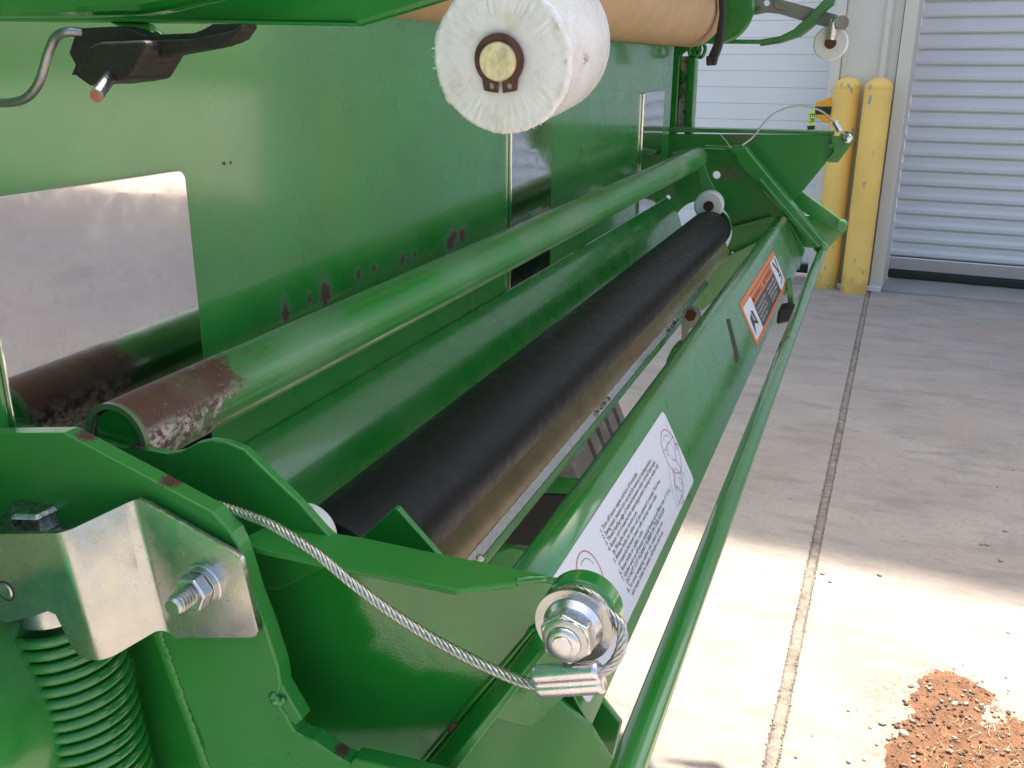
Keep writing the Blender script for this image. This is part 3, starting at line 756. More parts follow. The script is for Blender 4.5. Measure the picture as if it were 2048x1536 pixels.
for q in ([(.06, .55), (.10, .62), (.10, .45), (.17, .30), (.09, .38), (.05, .20)], [(.11, .65), (.14, .62), (.15, .30), (.13, .30)], [(.84, .80), (.87, .82), (.92, .45), (.90, .44)], [(.93, .85), (.955, .83), (.93, .45), (.915, .46)], [(.87, .42), (.95, .42), (.93, .36), (.89, .35)], [(.85, .2), (.86, .19), (.95, .33), (.94, .35)]):
    bm.faces.new([bm.verts.new(facept(wx0 + WW * x, wv0 + WH * y, .0025)) for x, y in q])
obj('pictogram', bm, ink, wl)
wtext([('To avoid injury from', .22, .50, .085, .24), ('moving parts, stop', .22, .40, .085, .20), ('engine and wait for', .22, .30, .085, .23), ('all parts to stop.', .22, .20, .085, .16)], 'warning_text', white_ink)
wtext([('Net knife is sharp.', .52, .50, .085, .24), ('Keep hands clear of', .52, .40, .085, .25), ('knife when loading', .52, .30, .085, .22), ('or threading net.', .52, .20, .085, .18)], 'warning_text', white_ink)

# outer round bar
by_, bz_ = AL(78.0, .331); BR = .0095
bm_ = green('bar_paint', .2, .6, .15)
mk, dd = spots(bm_, [(V(1556, 706, 1.12), (.04, .009, .012)), (V(1546, 735, 1.06), (.025, .004, .01)), (V(1572, 690, 1.15), (.02, .004, .01))], .1, 160, .9); overlay(bm_, mk, (.09, .035, .022), .8)
bN = V(1257, 1536, .363); bF = V(1643, 503, 1.815); bN = bN + (bN - bF) * .03; bL = (bF - bN).length; BR = .0083
part('tension_bar', lathe(bN, bF - bN, [(0, BR)] + [(bL * i / 15, BR) for i in range(1, 15)] + [(bL, BR)], 40), bm_, smooth=35)
part('bar_weld', lathe(V(1642, 492, 1.825) - Vector((.006, 0, 0)), (1, 0, 0), [(-.012, .010), (-.004, .0135), (.006, .0135), (.012, .009)], 20), gloss_paint, smooth=0)

# zinc slotted bracket on the cover's back edge
XB = 1.16
br_ = part('slotted_bracket', prism(px([(1363, 685), (1363, 640), (1366, 625), (1374, 615), (1383, 612), (1393, 615), (1400, 625), (1401, 640), (1400, 690)], XB), (.004, 0, 0), [px([(1377, 683), (1377, 664), (1381, 657), (1386, 656), (1389, 661), (1389, 683)], XB)[::-1]]), far_steel, bevel=.0008)
bolt_px(1382, 630, XB, 11, .6, m=rustm, parent=br_)
part('bracket_lug', prism(px([(1335, 745), (1331, 722), (1345, 695), (1360, 685), (1395, 680), (1400, 700), (1360, 760)], XB + .03), (.03, 0, 0)), paint, bevel=.003)
# cross members and rubber flap under the rollers
part('cross_member', prism(px([(1060, 1000), (1075, 965), (1100, 950), (1170, 955), (1170, 985), (1130, 1010), (1070, 1004)], .90), (.02, .02, -.02)), paint, bevel=.004)
part('cross_member', prism(px([(960, 1140), (985, 1100), (1020, 1088), (1080, 1100), (1060, 1140), (1020, 1200)], .68), (.02, .02, -.02)), paint, bevel=.004)
part('rubber_flap', prism(px([(1010, 1088), (1072, 988), (1135, 990), (1062, 1092)], .84), (.004, 0, 0)), seal, bevel=.001)
bdy = green('body_paint', .4, .1, .3)
0 and part('lower_body', prism([(.45, .50, .30), (1.25, .50, .30), (1.25, .50, .86), (.45, .50, .86)], (0, .6, 0)), bdy, bevel=.01)
part('end_plate_lower', prism(px([(1290, 640), (1330, 560), (1440, 520), (1520, 480), (1565, 470), (1440, 592), (1402, 622), (1372, 600), (1362, 620)], 1.86), (.008, 0, 0)), paint, bevel=.001)

# tyre
TC = Vector((1.66, .80, .42)); TRd = .40
prof = [(-.17, .25), (-.18, .34), (-.165, .385), (-.135, .398)]
for gx in (-.09, -.03, .03, .09):
    prof += [(gx - .010, .400), (gx - .007, .382), (gx + .007, .382), (gx + .010, .400)]
prof += [(.135, .398), (.165, .385), (.18, .34), (.17, .25)]
whl = part('wheel', lathe(TC, (1, 0, 0), [(-.10, .05), (-.09, .20), (-.14, .25), (.14, .25), (.09, .2), (.10, .05)], 40), paint, smooth=30)
obj('tyre', lathe(TC, (1, 0, 0), prof, 72, caps=False), tyre_m, whl, smooth=40)

# ---- near side: frame arm, flange, web, saddle plate
armm = green('arm_paint', .32, .14, .08, bmp=.00005)
rs = [(V(345, 958, .307), (.006, .0045, .0022)), (V(350, 960, .307), (.006, .0045, .0022)), (V(683, 1505, .305), (.004, .0035, .0045)), (V(180, 866, .307), (.006, .006, .003)), (V(300, 925, .307), (.004, .006, .0006))]
mk, dd = spots(armm, rs, .25, 900, .9); overlay(armm, mk, (.06, .02, .015), .7)
face = [(-80, 868), (126, 866), (424, 1025), (462, 1066), (476, 1095), (506, 1192), (532, 1260), (556, 1335), (562, 1372), (556, 1392), (561, 1417), (572, 1430), (580, 1448), (589, 1464), (606, 1474), (626, 1482), (660, 1506), (684, 1521), (699, 1528), (706, 1518), (780, 1535), (900, 1565), (900, 1640), (420, 1640), (405, 1481), (307, 1256), (285, 1225), (-80, 1180)]
arm = part('frame_arm', prism(px(face, XN), (.0092, 0, 0)), armm, bevel=.0009)
# second leg of the arm so that the outer edge stands wider than the scalloped cut-out
part('arm_edge', prism(px([(548, 1330), (566, 1376), (604, 1440), (590, 1452), (566, 1430), (556, 1392)], XN + .001), (.008, 0, 0)), armm, bevel=.0008)
# weld bead down the leg
bm = bmesh.new(); P0 = V(312, 1262, XN - .0005); P1 = V(418, 1560, XN - .0005)
for i in range(64):
    p = P0.lerp(P1, i / 63) + Vector((.0003, random.gauss(0, .00035), 0)); bmesh.ops.create_uvsphere(bm, u_segments=12, v_segments=8, radius=.0030, matrix=Matrix.Translation(p) @ Matrix.Rotation(.35, 4, 'X') @ Matrix.Diagonal((.28, 1.1, .8, 1)))
obj('weld_bead', bm, armm, arm, smooth=0)
bm = bmesh.new()
for (x, y, r) in [(547, 1392, .0022), (553, 1400, .0028), (560, 1404, .002), (566, 1400, .0016)]:
    bmesh.ops.create_uvsphere(bm, u_segments=12, v_segments=8, radius=r, matrix=Matrix.Translation(V(x, y, XN)))
obj('weld_blob', bm, gloss_paint, arm, smooth=0)
bm = bmesh.new()
for (x, y, r) in [(578, 1510, .0007), (600, 1508, .0004), (655, 1534, .0004), (437, 1527, .0005), (560, 1440, .0007)]:
    bmesh.ops.create_uvsphere(bm, u_segments=8, v_segments=6, radius=r, matrix=Matrix.Translation(V(x, y, XN)))
obj('weld_spatter', bm, armm, arm, smooth=0, kind='stuff')
# plates behind the spring
part('rear_gusset', prism(px([(255, 1240), (330, 1240), (430, 1500), (450, 1640), (225, 1640)], .335), (.006, 0, 0)), armm, bevel=.001)
part('rear_gusset', prism(px([(-60, 1210), (30, 1240), (48, 1300), (-2, 1432), (-60, 1560)], .345), (.006, 0, 0)), armm, bevel=.001)
part('inner_plate', prism(px([(-80, 1150), (420, 1150), (500, 1640), (-80, 1640)], .46), (.006, 0, 0)), paint)
part('pivot_hub', cyl(V(-10, 1600, .300), V(-10, 1600, .33), .017), rustm, bevel=.002)

# saddle plate under the guide tube
sadm = green('saddle_paint', .3, .2, .08, bmp=.00005)
mk, dd = spots(sadm, [(V(250, 898, .33), (.01, .009, .0018)), (V(275, 901, .33), (.01, .006, .0018))], .12, 300, .5); overlay(sadm, mk, (.06, .02, .015), .7)
sad = [(150, 870), (205, 884), (240, 893), (273, 893), (297, 900), (335, 907), (362, 903), (393, 886), (420, 880), (455, 886), (489, 900), (516, 927), (598, 1005), (648, 1062), (700, 1110), (560, 1180), (300, 1180), (150, 1000)]
part('saddle_plate', prism(px(sad, .335), (.005, 0, 0)), sadm, bevel=.0009)
# flange of the lower tension arm
fm = green('flange_paint', .33, .14, .10, bmp=.00005)
na = V(508, 1095, .312); nb = V(914, 1181, .312); ZF = (na.z + nb.z) / 2
print('flange z', na.z, nb.z)
top = [V(470, 1083, .3125), V(508, 1095, .3125), V(640, 1124, .3125), V(914, 1180, .3125), V(1031, 1163, .325), V(1078, 1153, .333), V(1091, 1150, .336)]
def zat(y): return na.z + (nb.z - na.z) * (na.y - y) / (na.y - nb.y)
farpx = [(1078, 1146), (875, 1106), (727, 1075), (648, 1062), (560, 1040)]
pn_, pp_ = (nb - na).cross(Vector((1, 0, -.03))).normalized(), na
far = [VP(x, y, pp_, pn_) for x, y in farpx]
top = [VP(x, y, pp_, pn_) for x, y in [(470, 1083), (508, 1095), (640, 1124), (914, 1180), (1031, 1164), (1091, 1152)]]
print('flange far x', [round(q.x, 3) for q in far], [round(q.x, 3) for q in top])
part('arm_flange', prism(top + far, pn_ * (-.0028 if pn_.z > 0 else .0028)), fm, bevel=.0006)
part('flange_end_weld', tube(smooth_path([V(1030, 1164, .315), V(1060, 1158, .318), V(1090, 1156, .322)], 4), .0016, 10), gloss_paint, smooth=0)
# web
XW = .338
web = [(440, 1060), (520, 1075), (760, 1120), (900, 1145), (1060, 1160), (1110, 1165), (1150, 1200), (1130, 1250), (1066, 1257), (950, 1390), (832, 1535), (830, 1640), (560, 1640), (470, 1300)]
part('arm_web', prism(px(web, XW), (.005, 0, 0)), gloss_paint, bevel=.0008)
# bright worn overspray patch beside the boss
# turned edge right of the web
S = [V(1066, 1257, XW), V(828, 1545, XW), V(880, 1550, XW - .02), V(1078, 1300, XW - .02)]
part('web_edge', prism(S, (.003, -.003, 0)), gloss_paint, bevel=.0008)
S = [V(1078, 1300, XW - .02), V(880, 1550, XW - .02), V(905, 1550, XW - .021), V(1100, 1296, XW - .021)]
part('web_edge', prism(S, (.003, 0, 0)), paint, bevel=.0006)
part('boss_plate', prism(px([(1020, 1180), (1100, 1165), (1200, 1180), (1235, 1240), (1180, 1330), (1125, 1397), (1078, 1444), (1066, 1455), (1055, 1456), (961, 1433), (900, 1500), (900, 1420), (1040, 1290)], .352), (.005, 0, 0)), gloss_paint, bevel=.001)
for pts_ in ([(1046, 1298, .3375), (1052, 1280, .3375), (1062, 1262, .3375), (1072, 1256, .3375)], [(985, 1385, .336), (1000, 1368, .336), (1012, 1352, .336)], [(905, 1490, .336), (915, 1478, .336), (925, 1462, .336)]):
    bm = bmesh.new(); pp = smooth_path([V(*q) for q in pts_], 8)
    for i, q in enumerate(pp): bmesh.ops.create_uvsphere(bm, u_segments=10, v_segments=6, radius=.0017 * (1 + .25 * noise.noise(q * 900)), matrix=Matrix.Translation(q))
    part('weld_bead', bm, gloss_paint, smooth=0)
part('seam_weld', tube(smooth_path([V(1068, 1258, XW - .003), V(1000, 1340, XW - .003), V(930, 1422, XW - .003), V(840, 1530, XW - .003)], 8), .0011, 8), gloss_paint, smooth=0)
part('chipped_edge', tube([V(898, 1462, XW - .016), V(905, 1452, XW - .016), V(912, 1448, XW - .016)], .0011, 6), rustm, smooth=0)
# triangular stop
part('triangular_stop', prism(px([(700, 1095), (722, 1076), (786, 1018), (790, 1016), (794, 1017), (800, 1024), (874, 1108), (900, 1140), (700, 1120)], .375), (.004, 0, 0)), lp, bevel=.0008)
# white end disc of the roller
c = V(600, 1078, .398); part('end_disc', lathe(c, (1, 0, 0), [(0, .010), (0, .0172), (.012, .0172)], 48), poly, bevel=.001, smooth=30)

# pivot: boss, washers, nut
BC = V(1147, 1252, .290); dX = Vector((1, 0, 0)); kb = depthpx(BC)
bosc = Vector((0, BC.y, BC.z))
part('pivot_boss', lathe(bosc, dX, [(.2975, .0125), (.2975, .0142), (.2985, .0149), (.3060, .0149)], 56), gloss_paint, smooth=30)
part('grooved_spacer', lathe(bosc, dX, [(.2925, .0135), (.2932, .0142), (.2945, .0128), (.2960, .0130), (.2975, .0140)], 56), dull_paint, smooth=30)
part('large_washer', ringprism(bosc + dX * .2895, dX, .0150, .0060, .0028, 56), zinc, bevel=.0005)
nutp = part('lock_nut', lathe(bosc, dX, [(.2785, .0066), (.2793, .0086), (.2805, .0088)], 40), zinc, smooth=30)
obj('nut_flange', lathe(bosc, dX, [(.2860, .0098), (.2890, .0115), (.2896, .0113)], 48), bright_steel, nutp, smooth=30)
obj('nut_hex', prism(ngon(bosc + dX * .2798, dX, .0104, 6, .35), dX * .0068), bright_steel, nutp, bevel=.0010, seg=3)
obj('collar', lathe(bosc, dX, [(.2765, .0050), (.2772, .0062), (.2790, .0066)], 40, caps=True), bright_steel, nutp, smooth=0)
obj('bolt_end', lathe(bosc, dX, [(.2755, .0022), (.2757, .0036), (.2770, .0040), (.280, .004)], 32), bright_steel, nutp, smooth=40)

# stop cable with ferrule and loop
cp = [V(392, 1000, .318), V(440, 1011, .313), V(500, 1032, .309), V(551, 1054, .305), V(629, 1104, .302), V(695, 1159, .300), V(773, 1218, .298), V(852, 1269, .296), V(930, 1312, .293), V(1008, 1349, .290), V(1062, 1368, .287), V(1110, 1372, .285)]
cab = part('stop_cable', rope(smooth_path(cp, 6), .0023, .0175, 6, 8, 260), cable_steel, smooth=0)
lp_ = [V(1150, 1352, .284), V(1200, 1345, .285), V(1226, 1328, .287), V(1243, 1292, .2895), V(1241, 1250, .293)]
uu, vv_ = Vector((0, -1, 0)), Vector((0, 0, 1))
for a in range(30, 300, 20):
    t = math.radians(a); lp_.append(bosc + dX * .2955 + uu * .0120 * math.cos(t) + vv_ * .0120 * math.sin(t))
obj('cable_loop', rope(smooth_path(lp_, 6), .0021, .0175, 6, 8, 260), cable_steel, cab, smooth=0)
# ferrule: figure-eight sleeve
fa, fb = V(1072, 1363, .2825), V(1204, 1354, .2825); fd = (fb - fa).normalized(); fu = Vector((0, 0, 1)); fu = (fu - fd * fu.dot(fd)).normalized(); fw = fd.cross(fu)
k = depthpx(fa); h = 34 * k; r = .0037
r = 19.5 * k; c_ = h / 2 + 0 * k - 4 * k - 0; c_ = 15 * k
sec2 = [(r * math.cos(math.radians(t)), c_ + r * math.sin(math.radians(t))) for t in range(-35, 216, 10)] + [(r * math.cos(math.radians(t)), -c_ + r * math.sin(math.radians(t))) for t in range(145, 396, 10)]
bm = bmesh.new(); rings = []
for s_q, f_ in ((0, .86), (.03, .98), (.08, 1), (.5, 1.02), (.92, 1), (.97, .98), (1, .86)):
    o_ = fa.lerp(fb, s_q); rings.append([bm.verts.new(o_ + fw * x * f_ + fu * y * f_) for x, y in sec2])
for a_, b__ in zip(rings, rings[1:]):
    for i in range(len(sec2)): bm.faces.new([a_[i], a_[(i + 1) % len(sec2)], b__[(i + 1) % len(sec2)], b__[i]])
bm.faces.new(rings[0]); bm.faces.new(rings[-1])
ferm = mat('aluminium_ferrule', (.66, .65, .68), .24, 1, 0, .00005, 350, .08, 300, .06)
obj('ferrule', bm, ferm, cab, smooth=50)
# cable segment seen behind the arm leg
0 and part('cable_tail', rope(smooth_path([V(560, 1225, .325), V(590, 1300, .325), V(625, 1380, .325), V(650, 1440, .325), V(665, 1500, .325)], 6), .0012, .008, 6, 6, 120), dark_steel, smooth=0)

# ---- zinc spring bracket (three folded faces)
XR, XL_ = .2955, .272
v_ = {}
bm = bmesh.new()
f2t, f2b = V(264, 999, XR), V(326, 1251, XR)
f1t, f1b = V(128, 1064, XL_), V(212, 1318, XL_)
right = [f2b, V(356, 1273, XR), V(506, 1272, XR), V(516, 1268, XR), V(520, 1258, XR), V(486, 1118, XR), V(480, 1108, XR), V(290, 1000, XR), V(278, 996, XR), f2t]
mid = [f1b, f2b, f2t, f1t]
left = [f1t, V(-70, 1067, XL_), V(-70, 1228, XL_), V(22, 1241, XL_), V(75, 1228, XL_), V(101, 1219, XL_), V(116, 1226, XL_), V(128, 1250, XL_), V(145, 1285, XL_), V(160, 1305, XL_), V(180, 1316, XL_), f1b]
vv = {}
def gvx(p):
    k = tuple(round(c, 6) for c in p)
    if k not in vv: vv[k] = bm.verts.new(p)
    return vv[k]
for f_ in (right, mid, left): bm.faces.new([gvx(p) for p in f_])
bmesh.ops.recalc_face_normals(bm, faces=bm.faces)
# round the folds
fe = [e for e in bm.edges if len(e.link_faces) == 2]
bmesh.ops.bevel(bm, geom=fe, offset=.0048, segments=8, affect='EDGES', profile=.5)
sb = part('spring_bracket', bm, zinc, solid=.0028, smooth=50)
m_ = sb.modifiers.new('b', 'BEVEL'); m_.width = .0008; m_.segments = 3; m_.limit_method = 'ANGLE'; m_.angle_limit = math.radians(50)
# rivet
c = V(12, 1182, XL_ - .0014); obj('rivet', lathe(c, (-1, 0, 0), [(-.003, .0042), (.0003, .0042), (.0008, .0034)], 32), zinc, sb, smooth=30)
obj('rivet_ring', ringprism(c - Vector((.0, 0, 0)), (-1, 0, 0), .0051, .0043, .0003, 32), dark_steel, sb)
# flange nut on the right face
wc_ = V(408, 1168, XR - .0014); dn = Vector((-1, 0, 0))
obj('washer', lathe(wc_, dn, [(0, .0098), (.0012, .0100), (.0016, .0096)], 40), bright_steel, sb, smooth=30)
obj('lock_washer', lathe(wc_ + dn * .0016, dn, [(0, .0084), (.0018, .0084), (.002, .0082)], 40), zinc, sb, smooth=30)
obj('nut', prism(ngon(wc_ + dn * .0037, dn, .0086, 6, .1), dn * .0068), bright_steel, sb, bevel=.0009, seg=3)
pr = [(.0105, .0046)]
for i in range(5):
    h0 = .0106 + i * .0018; pr += [(h0, .0046), (h0 + .0005, .0046), (h0 + .0009, .0037), (h0 + .0013, .0037)]
pr += [(.0198, .0044), (.0212, .0036)]
obj('bolt_thread', lathe(wc_, dn, pr, 32), zinc, sb, smooth=50)
# spring, rod, bolt on top
S0 = V(120, 1222, .305); S1 = V(222, 1640, .305); sdv = (S1 - S0).normalized()
SR = 96 * depthpx(V(172, 1380, .305)); wr = .0029
turns_len = (S1 - S0).length; pitch_s = 26.0 * depthpx(S0); NT = int(turns_len / pitch_s)
pts = []; u, v = basis(sdv)
for i in range(NT * 36):
    t = i / 36; R_ = SR * (.90 + .10 * min(1, t / 5)) if t < 5 else SR
    pts.append(S0 + sdv * (t * pitch_s + (0.00035 * max(0, t - 8))) + (u * math.cos(t * 2 * PI) + v * math.sin(t * 2 * PI)) * R_)
sprm = green('spring_paint', .2, .35, .03)
spg = part('coil_spring', tube(pts, wr, 10), sprm, smooth=0)
obj('spring_rod', cyl(S0 - sdv * .01, S1, .0075), dull_paint, spg, smooth=30)
obj('spring_seat', lathe(S0 - sdv * .004, sdv, [(-.012, .016), (.0, .0195), (.003, .0195), (.006, .014)], 40), zinc, spg, smooth=30)
tb0 = V(94, 1050, .300); upv = Vector((-.10, -.02, 1)).normalized()
bw = part('spring_bolt', lathe(tb0, upv, [(-.004, .0252), (0, .0255), (.0012, .0250)], 48), dark_zinc, smooth=30)
obj('hex_head', hexbolt(tb0 + upv * .0013 + Vector((0, .004, 0)), upv, .0132, .0100), dark_zinc, bw, bevel=.0007)
bm = bmesh.new()   # raised grade marks on the head
hc = tb0 + upv * .0115 + Vector((0, .004, 0)); hu, hv = basis(upv)
for i in range(16):
    a = 2 * PI * i / 16
    if i in (3, 4): continue
    d = hu * math.cos(a) + hv * math.sin(a); sd2 = upv.cross(d)
    bm.faces.new([bm.verts.new(hc + q) for q in (d * .0062 - sd2 * .0002, d * .0088 - sd2 * .0002, d * .0088 + sd2 * .0002, d * .0062 + sd2 * .0002)])
obj('grade_marks', bm, bright_steel, bw)

# ---- top left: hood plates, latch
hood = green('hood_paint', .3, .4, .15)
part('hood_side', prism(px([(-90, 42), (430, 48), (717, 52), (745, 44), (890, 0), (1080, -70), (-90, -120)], .335), (.005, 0, 0)), hood, bevel=.002)
part('hood_side', prism(px([(-90, 34), (150, 33), (273, 30), (325, 22), (380, 8), (427, -2), (560, -60), (-90, -120)], .30), (.014, 0, 0)), gloss_paint, bevel=.006, seg=4)
part('hood_rim', prism(px([(-90, 36), (700, 50), (700, 46), (-90, 28)], .331), (.006, 0, 0)), dull_paint)
lat = part('latch_body', prism(px([(137, 106), (147, 75), (164, 56), (240, 52), (262, 58), (290, 70), (385, 66), (402, 60), (424, 48), (484, 46), (486, 54), (470, 78), (435, 92), (380, 100), (305, 118), (270, 150), (262, 158), (225, 165), (180, 172), (163, 160), (150, 150), (141, 150), (150, 130)], .300), (.009, 0, 0)), iron, bevel=.0014, seg=3)
obj('latch_block', prism(px([(150, 142), (178, 92), (196, 84), (290, 80), (296, 100), (262, 158), (180, 170), (165, 158)], .285), (.022, 0, 0)), iron, lat, bevel=.0025, seg=3)
obj('latch_tongue', prism(px([(280, 80), (380, 78), (460, 62), (486, 48), (484, 60), (462, 84), (425, 95), (300, 118)], .292), (.008, 0, 0)), iron, lat, bevel=.002, seg=3)
obj('latch_pin', cyl(V(228, 142, .290), V(193, 191, .272), .0023, 24), grey_rod, lat, bevel=.0004, smooth=30)
obj('pin_end', cyl(V(193, 191, .2720), V(193, 191.5, .2716), .0022, 24), mat('rusty_cut', (.25, .10, .05), .7, 0, 0, .0003, 600, .3, 200), lat)
part('latch_rod', tube(smooth_path([V(-60, 208, .298), V(0, 206, .298), (V(35, 203, .298)), V(60, 190, .298), V(80, 160, .298), V(97, 105, .298), V(112, 75, .298), V(135, 64, .298), V(170, 66, .302)], 8), .0018, 18), grey_rod, smooth=0)
part('chain_link', tube(smooth_path([V(295, 60, .34), V(322, 75, .34), V(336, 105, .34), V(328, 140, .34), V(300, 155, .34), V(272, 148, .34), V(262, 120, .34), V(272, 90, .34)], 6), .0019, 14), paint, smooth=0)
part('link_lug', prism(px([(215, 44), (290, 46), (300, 66), (270, 70), (240, 56)], .335), (.006, 0, 0)), paint, bevel=.002)

# ---- white plastic roller (near), rusty retaining ring
poly_worn = mat('worn_white_plastic', (.68, .69, .70), .30, 0, 0, .0002, 140, .04, 60, .06, bump2=[(420, .00015)])
n_, l_, p_ = nodes(poly_worn); p_.inputs['Subsurface Weight'].default_value = .2; p_.inputs['Subsurface Radius'].default_value = (.005, .005, .005); p_.inputs['Subsurface Scale'].default_value = 1
RC = V(1001, 121, .300); RB = V(1083, 84, .346); rd_ = (RB - RC); kR = depthpx(RC); Lr = rd_.length; rdn = rd_.normalized()
print('roller len', Lr, 'r', 133 * kR)
rw = 146 * kR; rb = 140 * depthpx(RB)
overlay(poly_worn, math_(poly_worn, 'MULTIPLY', ramp(poly_worn, noise_(poly_worn, 110, 9, .7), .50, .62), .38), (.55, .47, .36), .5)
mk, dd = spots(poly_worn, [(V(1170, 148, .315), (.004, .0012, .0022)), (V(1177, 120, .318), (.005, .0011, .0028)), (V(1184, 96, .318), (.005, .0016, .0012))], .2, 900, 1.3); overlay(poly_worn, mk, (.10, .045, .045), .7)
def jit(r, h, t):
    if r > rw * .70 and h < .004:
        q = Vector((math.cos(t) * 3, math.sin(t) * 3, r * 300)); e = noise.noise(q * 1.4) * .5 + noise.noise(q * 4.5) * .5
        edge = 1 if r > rw * .93 else .7
        return r + e * .0009 * (1 if r > rw * .93 else .3), h - abs(e) * .0010 * edge + (.0003 * noise.noise(q * 9))
    return r, h
pr = [(.0006, .0085), (.0002, .0100), (0, .0125), (0, .0150), (.0, rw * .72), (.0002, rw * .80), (.0004, rw * .86), (.0004, rw * .92), (.0004, rw * .96), (.0012, rw), (.0025, rw), (.004, rw * .998), (.008, rw * .995), (Lr * .6, rw + (rb - rw) * .6), (Lr, rb), (Lr + .002, rb * .94), (Lr + .002, .01)]
prl = part('plastic_roller', lathe(RC, rdn, pr, 220, jitter=jit), poly_worn, smooth=60)
# shavings
bm = bmesh.new(); u, v = basis(rdn)
for i in range(60):
    a = random.random() * 2 * PI; 
    if math.sin(a) > .5 and random.random() < .6: continue
    d = u * math.cos(a) + v * math.sin(a); p = RC + d * rw * random.uniform(.97, 1.0) + rdn * random.uniform(0, .003)
    L2 = random.uniform(.0003, .0014); q = (d + Vector((random.gauss(0, .6), random.gauss(0, .6), random.gauss(0, .6)))).normalized()
    tube([p - d * .0004, p + q * L2 * .5, p + q * L2 + d.cross(rdn) * L2 * .4], random.uniform(.00008, .00022), 4, bm)
obj('plastic_shavings', bm, poly, prl, kind='stuff')
obj('axle', lathe(RC + Vector((0, .0, .0)) - rdn * .004, rdn, [(0, 35 * kR), (.0006, 37.5 * kR), (.02, 37.5 * kR)], 40), mat('zinc_axle_face', (.62, .56, .36), .45, .5, 0, .0006, 220, .12, 300, .1), prl, smooth=35)
# snap ring with two ears
ringm = mat('rusty_ring', (.085, .035, .028), .55, .3, 0, .0003, 500, .35, 300)
AC = RC - rdn * .0008
# frame in the face plane: hv2 up, hu2 to the right as seen
hu2 = Vector((0, -1, 0)); hu2 = (hu2 - rdn * hu2.dot(rdn)).normalized(); hv2 = Vector((0, 0, 1)); hv2 = (hv2 - rdn * hv2.dot(rdn) - hu2 * hv2.dot(hu2)).normalized()
def fp(r, a): return AC + (hu2 * math.cos(math.radians(a)) + hv2 * math.sin(math.radians(a))) * r
ro, ri = 53 * kR, 38.5 * kR; q_ = kR * 62 / .0160
outer = [fp(ro * (1 - .06 * (1 - math.sin(math.radians(a))) / 2), a) for a in range(-50, 231, 10)]
ear = lambda x, y: AC + hu2 * x * kR * 36 / .0092 + hv2 * y * q_
outer = [fp(ro * (1 - .06 * (1 - math.sin(math.radians(a))) / 2), a) for a in range(-42, 223, 8)]
loop = outer + [ear(-.0092, -.0122), ear(-.0088, -.0145), ear(-.0060, -.0152), ear(-.0014, -.0158), ear(-.0012, -.0100)]
loop += [fp(ri, a) for a in range(262, -83, -8)] + [ear(.0012, -.0100), ear(.0014, -.0158), ear(.0060, -.0152), ear(.0088, -.0145), ear(.0092, -.0122)]
holes_ = [[AC + hu2 * (cx_ + 6.5 * kR * math.cos(t)) + hv2 * (-48 * kR + 6.5 * kR * math.sin(t)) for t in [-2 * PI * i / 14 for i in range(14)]] for cx_ in (-19 * kR, 19 * kR)]
obj('retaining_ring', prism(loop, -rdn * .0011, holes_), ringm, prl, bevel=.0002)

# ---- top right: strap, brackets, small roller
XT = 1.93
part('end_disc_plate', lathe(V(1437, 15, XT), (1, 0, 0), [(-.0, .062), (.006, .066), (.012, .066)], 48), paint, smooth=30)
part('bottom_rail', prism(px([(1375, 78), (1520, 79), (1560, 72), (1588, 58), (1618, 30), (1645, 2), (1660, -14), (1672, -2), (1668, 10), (1645, 28), (1625, 52), (1600, 72), (1560, 83), (1520, 88), (1375, 87)], XT + .02), (.012, 0, 0)), paint, bevel=.002)
part('rail_reverse', prism(px([(1520, 88), (1560, 83), (1600, 72), (1625, 52), (1640, 36), (1628, 44), (1606, 68), (1584, 78), (1560, 86), (1520, 92)], XT + .035), (.03, 0, 0)), far_steel, bevel=.001)
arm2 = part('hinge_arm', prism(px([(1455, 22), (1497, 8), (1502, -30), (1560, -30), (1566, 0), (1640, 20), (1685, 33), (1697, 40), (1697, 52), (1688, 60), (1670, 58), (1620, 46), (1560, 28), (1534, 25), (1508, 30), (1467, 46)], XT + .05), (.005, 0, 0), [circ_px(1534, 6, 6, XT + .05, 14)[::-1]]), far_steel, bevel=.001)
obj('hinge_boss', prism(px([(1498, 24), (1520, 12), (1524, 18), (1500, 30)], XT + .045), (.004, 0, 0)), paint, arm2, bevel=.001)
obj('hinge_boss', prism(px([(1545, 0), (1575, 15), (1572, 22), (1550, 18)], XT + .045), (.004, 0, 0)), far_steel, arm2, bevel=.001)
part('hook_rod', tube(smooth_path([V(1686, 48, 1.93), V(1678, 40, 1.92), V(1668, 44, 1.91), V(1665, 60, 1.91), V(1662, 80, 1.91)], 6), .0075, 14), bright_steel, smooth=0)
part('pin_end', cyl(V(1684, 45, 1.90), V(1684, 45, 1.97), .012), far_steel, smooth=30)
c = V(1661, 86, 1.92)
sr = part('small_roller', lathe(c, (1, 0, 0), [(0, .010), (0, .0285), (.003, .0305), (.03, .0305), (.033, .028)], 48), poly, smooth=30)
obj('retaining_ring', lathe(c - Vector((.002, 0, 0)), (1, 0, 0), [(0, .006), (0, .0105), (.003, .0105)], 24), ringm, sr, smooth=30)
